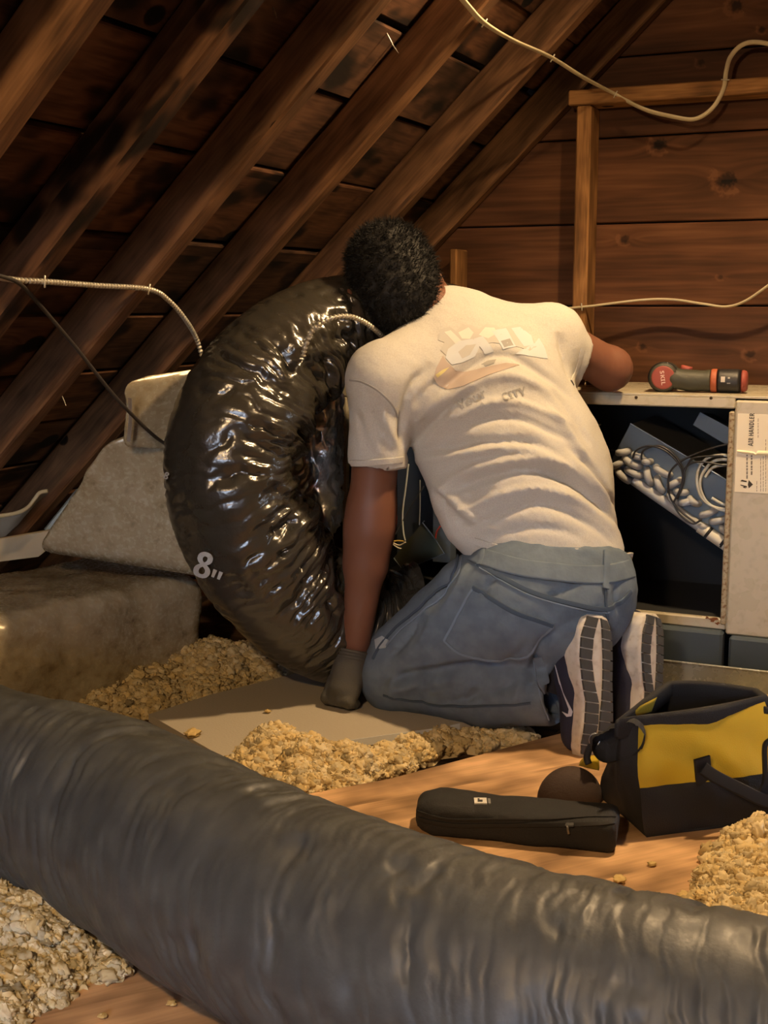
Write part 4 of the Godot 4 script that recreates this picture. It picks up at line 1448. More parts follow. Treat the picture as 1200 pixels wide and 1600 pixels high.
# ---------------------------------------------------------------- the kneeling man
func cam_dir(x: float, y: float, z: float) -> Vector3:    # right, up, away
	return (cb * Vector3(x, y, -z)).normalized()
func person() -> void:
	var root := thing("person", "kneeling person in pale grey t-shirt, jeans and glove reaching into the cabinet", "person", Vector3(-0.9, 0.018, -2.6))
	# joints
	var sl := pix(597, 598, 2.72)
	var el := pix(578, 822, 2.79)
	var wr := pix(556, 1012, 2.87)
	var sr := pix(858, 528, 2.87)
	var er := pix(953, 576, 2.955)
	var hr := pix(936, 576, 3.20)
	var nk := pix(705, 505, 2.86)
	var hd := pix(612, 440, 2.86)
	var chest := pix(768, 610, 2.83)
	var mid := pix(822, 735, 2.82)
	var waist := pix(862, 850, 2.79)
	var pel := pix(864, 915, 2.77)
	var bn := cam_dir(0.35, 0.35, -0.87)       # out of the upper back
	var bw := cam_dir(0.70, 0.15, -0.66)       # out of the lower back
	# ---- body
	var skin := mat(rgb(112, 72, 52), 0.55)
	skin.subsurf_scatter_enabled = true
	skin.subsurf_scatter_strength = 0.05
	skin.normal_enabled = true
	skin.normal_texture = mats.fine
	skin.normal_scale = 0.15
	tri_map(skin, 8.0)
	var fd := Field.new(Vector3(-1.5, 0.0, -3.3), Vector3(-0.5, 1.2, -2.3), 0.010)
	fd.cap(sl, el, 0.054, 0.048, 0.02)
	fd.cap(el + (sl - el) * 0.12, el + (wr - el) * 0.30, 0.049, 0.049, 0.03)
	fd.cap(el, wr, 0.050, 0.031, 0.02)
	fd.cap(sr, er, 0.054, 0.047, 0.02)
	fd.cap(er, er + (hr - er) * 0.35, 0.046, 0.046, 0.02)
	fd.cap(er, hr, 0.044, 0.03, 0.02)
	fd.cap(sl, sr, 0.06, 0.06, 0.04, bn, 0.8)
	fd.cap(chest, waist, 0.15, 0.14, 0.04, bn, 0.7)
	fd.cap(nk, hd, 0.06, 0.055, 0.03)
	var r := fd.mesh_arrays()
	var v: PackedVector3Array = r[0]
	var idx: PackedInt32Array = r[1]
	# head, in axes of its own: x right, y up, z back of the head
	var face := cam_dir(-0.16, -0.42, 0.89)
	var hup := cam_dir(-0.30, 0.86, 0.30)
	var hx := face.cross(hup).normalized()
	hup = hx.cross(face).normalized()
	var hb := Basis(hx, hup, -face)
	var H := func(x: float, y: float, z: float) -> Vector3: return hd + hb * Vector3(x, y, z)
	var hf := Field.new(hd - Vector3(0.2, 0.2, 0.2), hd + Vector3(0.2, 0.2, 0.2), 0.006)
	hf.ell(Transform3D(hb, H.call(0, 0.012, 0.008)), Vector3(0.082, 0.102, 0.102), 0.02)
	hf.ell(Transform3D(hb, H.call(0, -0.05, -0.035)), Vector3(0.062, 0.075, 0.068), 0.03)
	hf.cap(H.call(-0.02, -0.105, -0.07), H.call(0.02, -0.105, -0.07), 0.022, 0.022, 0.03)       # chin
	hf.cap(H.call(0, 0.0, -0.098), H.call(0, -0.035, -0.118), 0.009, 0.015, 0.012)             # nose
	for s in [-1.0, 1.0]:
		hf.cap(H.call(s * 0.014, -0.036, -0.106), H.call(s * 0.014, -0.038, -0.104), 0.009, 0.009, 0.008)
		hf.cap(H.call(s * 0.012, 0.03, -0.096), H.call(s * 0.055, 0.028, -0.078), 0.009, 0.008, 0.015)   # brow
		hf.ell(Transform3D(hb, H.call(s * 0.033, 0.006, -0.100)), Vector3(0.016, 0.010, 0.012), 0.01, true)  # eye socket
		hf.ell(Transform3D(hb, H.call(s * 0.033, 0.006, -0.088)), Vector3(0.013, 0.012, 0.012), 0.004)       # eyeball
		hf.cap(H.call(s * 0.05, -0.03, -0.07), H.call(s * 0.045, -0.04, -0.075), 0.018, 0.018, 0.03)         # cheek
		# ear
		hf.ell(Transform3D(hb * Basis(Vector3.UP, s * 0.5), H.call(s * 0.101, -0.022, -0.004)), Vector3(0.010, 0.036, 0.022), 0.008)
		hf.ell(Transform3D(hb * Basis(Vector3.UP, s * 0.5), H.call(s * 0.110, -0.018, -0.012)), Vector3(0.006, 0.022, 0.012), 0.004, true)
	hf.cap(H.call(-0.02, -0.072, -0.098), H.call(0.02, -0.072, -0.098), 0.008, 0.008, 0.01)     # lips
	hf.cap(H.call(-0.018, -0.086, -0.095), H.call(0.018, -0.086, -0.095), 0.009, 0.009, 0.008)
	hf.cap(H.call(0, -0.06, 0.03), nk, 0.062, 0.062, 0.03)
	r = hf.mesh_arrays()
	var base := v.size()
	v.append_array(r[0])
	for i in (r[1] as PackedInt32Array): idx.append(i + base)
	# right hand on the cabinet top, five bent fingers
	var rf := Field.new(hr - Vector3(0.16, 0.10, 0.22), hr + Vector3(0.14, 0.12, 0.1), 0.004)
	var fw := (hr - er).normalized()
	var rt := fw.cross(Vector3.UP).normalized()
	hand(rf, hr, fw, rt, Vector3.UP, 1.0, 1.0)
	r = rf.mesh_arrays()
	base = v.size()
	v.append_array(r[0])
	for i in (r[1] as PackedInt32Array): idx.append(i + base)
	part("body", finish(v, idx), skin, root)
	# ---- hair: close shell with short strands
	var hairm := mat(rgb(20, 19, 18), 0.65, 0.0, 0.35)
	var ha := Field.new(hd - Vector3(0.2, 0.2, 0.2), hd + Vector3(0.2, 0.2, 0.2), 0.007)
	ha.ell(Transform3D(hb, H.call(0.0, 0.022, 0.016)), Vector3(0.094, 0.108, 0.104), 0.02)
	ha.ell(Transform3D(hb, H.call(0, -0.035, 0.03)), Vector3(0.086, 0.095, 0.080), 0.03)
	ha.ell(Transform3D(hb, H.call(-0.005, -0.075, 0.028)), Vector3(0.070, 0.060, 0.062), 0.03)
	ha.cap(H.call(0, -0.17, -0.10), H.call(0, 0.03, -0.17), 0.09, 0.075, 0.01, Vector3.ZERO, 1.0, Vector3.ZERO, Vector3.ZERO, true)
	for s in [-1.0, 1.0]: ha.ell(Transform3D(hb, H.call(s * 0.100, -0.035, -0.012)), Vector3(0.03, 0.05, 0.034), 0.01, true)
	var hfold := Folds.new()
	hfold.rough = noise(201, 42.0, 3)
	hfold.rough_amp = 0.009
	var hair := part("hair", field_mesh(ha, hfold), hairm, root, "short black hair")
	var rng := RandomNumberGenerator.new()
	rng.seed = 8
	var st := Solid.new()
	st.tri(Vector3(-0.5, 0, 0), Vector3(0.5, 0, 0), Vector3(0.05, 0.6, 0.25), Vector3(0, 0.3, 1))
	st.tri(Vector3(0.5, 0, 0), Vector3(0.0, 0.0, 0.6), Vector3(0.05, 0.6, 0.25), Vector3(-1, 0.3, 0))
	st.tri(Vector3(0.0, 0, 0.6), Vector3(-0.5, 0, 0), Vector3(0.05, 0.6, 0.25), Vector3(1, 0.3, 0))
	st.tri(Vector3(-0.5, 0, 0), Vector3(0.05, 0.6, 0.25), Vector3(0.3, 1.0, 0.7), Vector3(0, 0.3, 1))
	st.tri(Vector3(0.5, 0, 0), Vector3(0.05, 0.6, 0.25), Vector3(0.3, 1.0, 0.7), Vector3(-1, 0.3, 0))
	var hv: PackedVector3Array = hair.mesh.surface_get_arrays(0)[Mesh.ARRAY_VERTEX]
	var hn: PackedVector3Array = hair.mesh.surface_get_arrays(0)[Mesh.ARRAY_NORMAL]
	var mm := MultiMesh.new()
	mm.transform_format = MultiMesh.TRANSFORM_3D
	mm.mesh = st.mesh()
	mm.instance_count = 9000
	for i in 9000:
		var k := rng.randi() % hv.size()
		var n := (hn[k] + Vector3(rng.randfn(0, 0.45), rng.randfn(0, 0.45), rng.randfn(0, 0.45))).normalized()
		var xf := aim(hv[k] + Vector3(rng.randfn(0, 0.002), rng.randfn(0, 0.002), rng.randfn(0, 0.002)), n, Vector3(rng.randfn(), rng.randfn(), rng.randfn()))
		mm.set_instance_transform(i, Transform3D(xf.basis * Basis.from_scale(Vector3(0.0011, rng.randf_range(0.008, 0.019), 0.0035)), xf.origin))
	var mi := MultiMeshInstance3D.new()
	mi.name = "hair_strands"
	mi.multimesh = mm
	mi.material_override = hairm
	mi.set_meta("kind", "stuff")
	hair.add_child(mi, true)
	# ---- t-shirt
	var shirt := mat(rgb(200, 197, 189), 0.92, 0.0, 0.2)
	shirt.albedo_texture = noise_tex(noise(211, 0.45, 2), [[0.0, Color(0.82, 0.82, 0.84)], [0.5, Color(0.95, 0.95, 0.94)], [1.0, Color(1, 1, 1)]], 256)
	shirt.normal_enabled = true
	shirt.normal_texture = mats.wrinkle
	shirt.normal_scale = 0.28
	tri_map(shirt, 3.2)
	var sf := Field.new(Vector3(-1.42, 0.28, -3.12), Vector3(-0.48, 1.1, -2.25), 0.0085)
	var hem_n := cam_dir(0.02, -1.0, 0.12)
	var hem_o := pix(862, 868, 2.75)
	var za := Vector3.ZERO
	sf.cap(chest, mid, 0.180, 0.188, 0.05, bn, 0.80)
	sf.cap(mid, pix(866, 900, 2.78), 0.186, 0.176, 0.05, bw, 0.86, hem_n, hem_o)
	sf.cap(pix(716, 545, 2.84), chest, 0.115, 0.165, 0.05, bn, 0.8)
	sf.cap(nk, pix(730, 560, 2.84), 0.056, 0.10, 0.05, (nk - pix(640, 455, 2.87)).normalized(), 1.0, (pix(640, 440, 2.87) - nk).normalized(), nk + (pix(640, 440, 2.87) - nk) * 0.35)
	sf.cap(sl + (nk - sl) * 0.15, nk, 0.072, 0.062, 0.05)
	sf.cap(sr, nk, 0.066, 0.062, 0.05)
	sf.cap(sl, chest, 0.075, 0.13, 0.05, bn, 0.85)
	sf.cap(sr, chest, 0.068, 0.12, 0.05, bn, 0.85)
	# belly of loose cloth at the front
	sf.cap(pix(690, 700, 2.80), pix(735, 815, 2.74), 0.06, 0.055, 0.06)
	sf.cap(pix(712, 782, 2.74), pix(790, 858, 2.72), 0.035, 0.05, 0.04, za, 1.0, hem_n, hem_o)
	# sleeves, cut square
	var se := pix(590, 727, 2.755)
	var ln := (se - sl).normalized()
	sf.cap(sl, se + ln * 0.05, 0.070, 0.062, 0.03, za, 1.0, ln, se)
	sf.cap(se - ln * 0.03, se + ln * 0.05, 0.052, 0.056, 0.01, za, 1.0, za, za, true)
	sf.cap(se - ln * 0.035, se - ln * 0.031, 0.01, 0.01, 0.005)
	var re := pix(906, 571, 2.915)
	var rnn := cam_dir(0.94, -0.28, 0.2)
	sf.cap(sr, re + (re - sr) * 0.4, 0.066, 0.058, 0.03, za, 1.0, rnn, re)
	var folds := Folds.new()
	folds.rough = noise(221, 9.0, 3)
	folds.rough_amp = 0.0045
	for q in SHIRT_FOLDS:
		folds.add(on_field(sf, null, px_curve(q[2], 4), 14.0)[0], q[0] * 1.5 / 1000.0, q[1] * 0.95 / 1000.0)
	var sh := part("t_shirt", field_mesh(sf, folds), shirt, root, "pale grey t-shirt with faded back print")
	# hems and seam of the shirt
	var hemline := on_field(sf, folds, px_curve([[741, 846], [780, 857], [840, 862], [900, 863], [950, 865], [987, 869]], 5), 8.0, 0.001)
	part("hem", strip(hemline[0], hemline[1], 0.016, 0.0022), shirt, sh)
	hemline = on_field(sf, folds, px_curve([[548, 724], [570, 724], [600, 721], [629, 718]], 5), 8.0, 0.0008)
	part("hem", strip(hemline[0], hemline[1], 0.014, 0.0018), shirt, sh)
	hemline = on_field(sf, folds, px_curve([[909, 545], [904, 570], [894, 598]], 5), 8.0, 0.0008)
	part("hem", strip(hemline[0], hemline[1], 0.014, 0.0018), shirt, sh)
	hemline = on_field(sf, folds, px_curve([[546, 594], [565, 597], [590, 610], [612, 632], [624, 655]], 5), 6.0, 0.0006)
	part("sleeve_seam", strip(hemline[0], hemline[1], 0.004, 0.0012), mat(rgb(150, 146, 138), 0.95), sh)
	# faded print on the back
	var lay := func(q: Vector2) -> Vector3:
		var h := sf.trace(EYE, ray(q.x, q.y))
		return h + sf.normal(h) * (0.0016 + folds.at(h))
	var inks := {"grey": mat(rgb(180, 177, 169), 0.92), "blue": mat(rgb(192, 196, 197), 0.92), "dark": mat(rgb(150, 148, 142), 0.92), "tan": mat(rgb(174, 158, 144), 0.92), "gold": mat(rgb(206, 194, 130), 0.92), "pale": mat(rgb(204, 200, 190), 0.92)}
	for q in [
		["grey", 0.0006, [[688, 516], [702, 512], [712, 518], [722, 508], [738, 508], [748, 515], [760, 506], [776, 508], [782, 514], [806, 507], [822, 512], [834, 530], [838, 542], [828, 548], [800, 540], [770, 536], [740, 540], [720, 552], [700, 558], [688, 548], [694, 536], [684, 532]]],
		["pale", 0.0011, [[694, 520], [704, 517], [722, 534], [712, 538]]], ["pale", 0.0011, [[716, 520], [732, 512], [740, 520], [734, 530], [722, 530]]], ["pale", 0.0011, [[748, 524], [758, 512], [772, 513], [776, 522], [762, 530]]],
		["tan", 0.0006, [[692, 556], [682, 574], [678, 590], [686, 602], [700, 608], [724, 604], [752, 592], [790, 578], [812, 570], [790, 568], [744, 576], [712, 578], [698, 566]]],
		["blue", 0.0011, [[700, 546], [716, 534], [738, 530], [752, 536], [742, 556], [722, 566], [706, 570], [696, 560]]],
		["grey", 0.0015, [[716, 550], [728, 540], [744, 538], [734, 554], [722, 560]]],
		["blue", 0.0011, [[740, 530], [754, 526], [772, 548], [758, 552]]], ["blue", 0.0011, [[768, 518], [790, 514], [806, 542], [786, 546]]], ["dark", 0.0015, [[782, 534], [796, 530], [802, 540], [788, 543]]], ["blue", 0.0011, [[798, 514], [812, 512], [830, 524], [834, 540], [818, 542]]], ["blue", 0.0006, [[806, 552], [836, 536], [842, 528], [852, 546], [856, 560], [826, 556]]],
		["gold", 0.0012, [[680, 586], [692, 578], [702, 574], [694, 582], [684, 590]]], ["dark", 0.0006, [[752, 566], [762, 560], [776, 560], [772, 568], [758, 572]]],
	]:
		var pg := PackedVector2Array()
		for e in q[2]: pg.append(Vector2(e[0], e[1]))
		part("back_print", cloth_patch(sf, folds, pg, 0.0008 + q[1] * 0.5, 6.0), inks[q[0]], sh)
	part("back_print", letters_on("Your", Vector2(716, 634), Vector2(0.90, -0.43), 15.0, lay), inks.dark, sh)
	part("back_print", letters_on("CITY", Vector2(783, 622), Vector2(0.96, -0.27), 13.0, lay), inks.dark, sh)
	# ---- jeans
	var denim := mat(rgb(106, 118, 129), 0.9, 0.0, 0.2)
	denim.albedo_texture = noise_tex(noise(231, 0.012, 5), [[0.0, Color(0.83, 0.84, 0.86)], [0.45, Color(0.92, 0.93, 0.94)], [0.75, Color(1, 1, 1)], [1.0, Color(1, 1, 0.98)]], 512)
	denim.normal_enabled = true
	denim.normal_texture = mats.wrinkle
	denim.normal_scale = 0.3
	tri_map(denim, 3.0)
	var jf := Field.new(Vector3(-1.32, -0.02, -3.0), Vector3(-0.42, 0.5, -2.28), 0.0085)
	var kl := pix(618, 1058, 2.87)
	var al := pix(868, 1083, 2.67)
	var kr := pix(735, 1040, 3.0)
	var ar := pix(985, 1052, 2.80)
	var hl := pix(806, 940, 2.70)
	var hrr := pix(900, 925, 2.86)
	var wn := cam_dir(0.10, 0.98, 0.1)
	jf.cap(waist + wn * 0.02, pel, 0.165, 0.172, 0.04, bw, 0.88, wn, pix(862, 862, 2.75))
	jf.cap(pix(868, 945, 2.70), pix(905, 930, 2.74), 0.118, 0.118, 0.05)
	jf.cap(pix(912, 925, 2.86), pel, 0.112, 0.13, 0.05)
	jf.cap(hl, kl, 0.128, 0.076, 0.05)
	jf.cap(pix(735, 925, 2.76), pix(630, 1020, 2.86), 0.075, 0.07, 0.05)
	jf.cap(kl, pix(760, 1075, 2.77), 0.070, 0.084, 0.035)
	var an := (al - kl).normalized()
	jf.cap(pix(760, 1072, 2.77), al + an * 0.06, 0.084, 0.064, 0.02, za, 1.0, an, al)
	jf.cap(al - an * 0.035, al + an * 0.06, 0.046, 0.05, 0.01, za, 1.0, za, za, true)
	jf.cap(hrr, kr, 0.115, 0.076, 0.04)
	var an2 := (ar - kr).normalized()
	jf.cap(kr, ar + an2 * 0.05, 0.074, 0.06, 0.03, za, 1.0, an2, ar)
	var jfold := Folds.new()
	jfold.rough = noise(241, 8.0, 3)
	jfold.rough_amp = 0.006
	for q in JEAN_FOLDS:
		jfold.add(on_field(jf, null, px_curve(q[2], 4), 14.0)[0], q[0] * 1.5 / 1000.0, q[1] * 0.9 / 1000.0)
	var je := part("jeans", field_mesh(jf, jfold), denim, root, "faded blue denim jeans")
	var dark := mat(rgb(62, 76, 92), 0.95)
	var light := mat(rgb(110, 126, 142), 0.95)
	var run := func(called: String, pts: Array, w: float, t: float, m: Material) -> void:
		var l := on_field(jf, jfold, px_curve(pts, 6), 6.0, 0.0008)
		part(called, strip(l[0], l[1], w, t), m, je)
	run.call("waistband", [[742, 866], [770, 876], [810, 886], [860, 894], [910, 898], [950, 897], [985, 889]], 0.040, 0.003, denim)
	run.call("yoke_seam", [[748, 882], [790, 905], [830, 925], [880, 940], [925, 950], [950, 951], [972, 940], [984, 925]], 0.010, 0.0028, dark)
	run.call("yoke_stitching", [[750, 888], [790, 911], [830, 931], [880, 946], [925, 956], [950, 957]], 0.003, 0.0028, light)
	run.call("belt_loop", [[947, 862], [946, 895], [944, 920]], 0.015, 0.006, denim)
	run.call("belt_loop", [[756, 862], [754, 874], [750, 884]], 0.014, 0.006, denim)
	run.call("side_seam", [[716, 868], [712, 890], [690, 915], [660, 945], [625, 975], [596, 1004], [584, 1030]], 0.006, 0.0026, dark)
	run.call("side_stitching", [[722, 872], [718, 894], [696, 920], [666, 950], [630, 980], [602, 1008]], 0.003, 0.0022, light)
	run.call("seat_seam", [[944, 920], [946, 950], [948, 968]], 0.006, 0.0026, dark)
	run.call("cuff_hem", [[843, 1030], [848, 1060], [856, 1090], [866, 1118]], 0.026, 0.0035, denim)
	run.call("cuff_stitching", [[832, 1034], [837, 1062], [846, 1094], [856, 1124]], 0.003, 0.0025, light)
	run.call("leg_seam", [[600, 1085], [660, 1098], [720, 1104], [790, 1102], [830, 1098]], 0.005, 0.002, dark)
	# back pocket
	var pk := PackedVector2Array([Vector2(742, 918), Vector2(760, 930), Vector2(800, 954), Vector2(838, 968), Vector2(866, 979), Vector2(846, 1000), Vector2(826, 1024), Vector2(780, 1032), Vector2(724, 1022), Vector2(694, 1000), Vector2(716, 964)])
	var pocket := part("back_pocket", cloth_patch(jf, jfold, pk, 0.005, 8.0), denim, je, "worn back pocket")
	for q in [[[742, 919], [762, 931], [800, 954], [838, 968], [864, 978]], [[742, 920], [718, 963], [697, 1000]], [[697, 1000], [724, 1021], [780, 1031], [826, 1023], [846, 999], [864, 979]]]:
		var l := on_field(jf, jfold, px_curve(q, 6), 6.0, 0.005)
		part("pocket_stitching", strip(l[0], l[1], 0.009 if q[0][1] < 920 else 0.006, 0.002), dark if q[0][1] < 920 else light, je)
	part("frayed_patch", cloth_patch(jf, jfold, PackedVector2Array([Vector2(586, 1000), Vector2(598, 994), Vector2(606, 1000), Vector2(600, 1012), Vector2(588, 1014)]), 0.003, 6.0), mat(rgb(160, 170, 176), 0.95), je)
	# undershirt band that shows between shirt and jeans
	# ---- glove on the floor hand
	var knit := mat(rgb(72, 70, 64), 0.95)
	knit.normal_enabled = true
	knit.normal_texture = mats.weave
	knit.normal_scale = 0.8
	tri_map(knit, 8.0)
	var gf := Field.new(wr + Vector3(-0.16, -0.17, -0.14), wr + Vector3(0.12, 0.06, 0.14), 0.0045)
	var gfw := (pix(543, 1080, 2.87) - wr).normalized()
	gf.cap(wr - gfw * 0.0, wr + gfw * 0.05, 0.040, 0.040, 0.012, za, 1.0, -gfw, wr + gfw * 0.003)
	var palm_fw := cam_dir(-0.30, -0.62, -0.15)
	var flr := cam_dir(-0.55, 0.0, -0.75)
	flr = Vector3(flr.x, 0, flr.z).normalized()
	var gw := wr + gfw * 0.045
	var gr := Vector3.UP.cross(flr).normalized()
	# palm drops to the floor, fingers curl under against the boards
	var kn := Vector3(gw.x, 0.055, gw.z) + flr * 0.035
	gf.cap(gw, kn, 0.038, 0.036, 0.02, flr, 0.85)
	for i in 4:
		var o := (i - 1.5) * 0.0205
		var a := kn + gr * o + Vector3(0, 0.004, 0)
		var b := a + flr * 0.018 + Vector3(0, -0.020, 0)
		var c := Vector3(b.x, 0.0305, b.z) - flr * (0.018 + 0.004 * absf(i - 1.5))
		gf.cap(gw + gr * o * 0.8, a, 0.015, 0.0145, 0.012)
		gf.cap(a, b, 0.0142, 0.0135, 0.006)
		gf.cap(b, c, 0.0135, 0.012, 0.005)
	var th0 := gw - gr * 0.026 - Vector3(0, 0.012, 0)
	gf.cap(th0, th0 - gr * 0.018 + flr * 0.012 - Vector3(0, 0.024, 0), 0.016, 0.014, 0.01)
	gf.cap(th0 - gr * 0.018 + flr * 0.012 - Vector3(0, 0.024, 0), Vector3(kn.x, 0.032, kn.z) - gr * 0.030 + flr * 0.01, 0.014, 0.0125, 0.006)
	var gl := part("glove", field_mesh(gf), knit, root, "dark grey knit work glove")
	for i in 3:
		var ring := PackedVector3Array()
		var tx := aim(wr + gfw * (0.006 + i * 0.007), gfw)
		for j in 25: ring.append(tx * Vector3(cos(TAU * j / 24.0) * 0.0405, 0, sin(TAU * j / 24.0) * 0.0405))
		part("cuff_rib", tube(ring, 0.0024, 6), knit, gl)
	# ---- shoes
	shoe(root, pix(934, 961, 2.60), pix(922, 1186, 2.585), cam_dir(0.48, 0.10, -0.87), al, true)
	shoe(root, pix(1022, 959, 2.75), pix(1010, 1162, 2.73), cam_dir(0.72, 0.06, -0.69), ar, false)

# [height mm, width mm, pixel polyline]
const SHIRT_FOLDS := [
	[-10, 11, [[627, 706], [628, 670], [634, 630], [650, 594], [676, 570]]],
	[-8, 11, [[664, 645], [690, 612], [722, 580], [762, 557], [796, 555], [830, 572], [870, 600], [900, 628]]],
	[6, 12, [[690, 640], [725, 608], [765, 590], [800, 588], [840, 604], [880, 634]]],
	[-7, 9, [[636, 712], [664, 676], [700, 640], [738, 612]]],
	[-7, 9, [[716, 676], [762, 655], [812, 654], [850, 668], [906, 694]]],
	[6, 9, [[700, 664], [750, 634], [800, 628], [850, 645], [900, 668]]],
	[-7, 9, [[634, 706], [697, 700], [762, 690], [828, 690], [876, 712]]],
	[6, 9, [[640, 722], [700, 714], [770, 702], [830, 704], [890, 732]]],
	[-8, 10, [[680, 782], [720, 762], [757, 748], [821, 734], [890, 750], [958, 810]]],
	[7, 10, [[690, 752], [750, 732], [820, 718], [880, 728], [940, 770]]],
	[-7, 9, [[712, 834], [752, 815], [793, 799], [848, 788], [913, 813], [962, 852]]],
	[6, 9, [[700, 806], [750, 786], [800, 768], [850, 764], [910, 786], [965, 836]]],
	[-6, 9, [[835, 726], [880, 748], [925, 776], [977, 834]]],
	[-6, 9, [[880, 690], [918, 724], [948, 764], [972, 810]]],
	[6, 9, [[880, 712], [920, 744], [955, 790]]],
	[-7, 10, [[676, 764], [706, 800], [738, 838]]],
	[6, 9, [[668, 748], [700, 778], [740, 812], [800, 840]]],
	[-5, 8, [[740, 846], [790, 832], [850, 824], [910, 838]]],
	[-6, 8, [[576, 640], [590, 670], [612, 700]]],
	[-5, 8, [[556, 640], [566, 680], [584, 712]]],
	[5, 8, [[598, 640], [610, 676], [622, 700]]],
	[-6, 9, [[872, 520], [880, 556], [890, 596]]],
	[-5, 9, [[646, 640], [664, 612], [690, 590]]],
	[5, 10, [[650, 660], [676, 632], [706, 606]]],
	[-5, 10, [[860, 610], [895, 650], [925, 700]]],
	[5, 9, [[850, 632], [890, 676], [925, 728]]]]
const JEAN_FOLDS := [
	[-12, 13, [[800, 1036], [760, 1040], [700, 1048], [640, 1056], [600, 1060]]],
	[-12, 13, [[884, 978], [850, 1002], [836, 1030], [826, 1062], [818, 1090]]],
	[8, 14, [[600, 1078], [660, 1070], [720, 1062]]],
	[-7, 11, [[700, 892], [690, 925], [668, 950]]],
	[6, 11, [[730, 880], [716, 920], [690, 955]]],
	[-7, 11, [[660, 1100], [650, 1080], [664, 1058]]],
	[7, 11, [[800, 1100], [812, 1080], [820, 1050], [842, 1015]]],
	[-6, 10, [[690, 1100], [760, 1084], [810, 1060]]],
	[-6, 11, [[940, 958], [910, 966], [880, 980]]],
	[-6, 10, [[650, 968], [634, 1000], [604, 1030]]],
	[5, 10, [[672, 975], [650, 1010], [620, 1040]]],
	[-5, 9, [[830, 1000], [800, 1028], [760, 1044]]],
	[-5, 8, [[905, 905], [880, 925], [850, 932]]],
	[-6, 8, [[730, 1094], [748, 1076], [752, 1052]]],
	[5, 9, [[620, 1092], [612, 1070], [622, 1046]]],
	[-6, 9, [[850, 1040], [838, 1066], [846, 1100]]],
	[-5, 8, [[780, 900], [760, 915], [752, 940]]],
	[-5, 8, [[970, 905], [960, 930], [968, 955]]]]

# palm, four unequal bent fingers and a thumb from the side of the palm
func hand(f: Field, wrist: Vector3, fw: Vector3, side: Vector3, up: Vector3, curl: float, thumb_side: float) -> void:
	var down := -up
	var kn := wrist + fw * 0.085 + down * 0.006
	f.cap(wrist, wrist + fw * 0.03, 0.029, 0.033, 0.015, up, 0.75)
	f.cap(wrist + fw * 0.02, kn, 0.036, 0.038, 0.02, up, 0.5)
	var l := [0.040, 0.046, 0.043, 0.034]
	for i in 4:
		var a := kn + side * (i - 1.5) * 0.0205
		var b: Vector3 = a + (fw * 0.9 + down * 0.25 * curl).normalized() * l[i]
		var c: Vector3 = b + (fw * 0.6 + down * 0.7 * curl).normalized() * l[i] * 0.62
		var e: Vector3 = c + (fw * 0.3 + down * 0.9 * curl).normalized() * l[i] * 0.45
		f.cap(a, b, 0.0098, 0.0088, 0.008)
		f.cap(b, c, 0.0088, 0.0082, 0.004)
		f.cap(c, e, 0.0082, 0.0072, 0.004)
	var t0 := wrist + fw * 0.03 - side * 0.026 * thumb_side
	var t1 := t0 + (fw * 0.7 - side * 0.7 * thumb_side + down * 0.3).normalized() * 0.04
	var t2 := t1 + (fw * 0.95 - side * 0.2 * thumb_side + down * 0.3).normalized() * 0.03
	f.cap(t0, t1, 0.014, 0.011, 0.012)
	f.cap(t1, t2, 0.011, 0.009, 0.005)

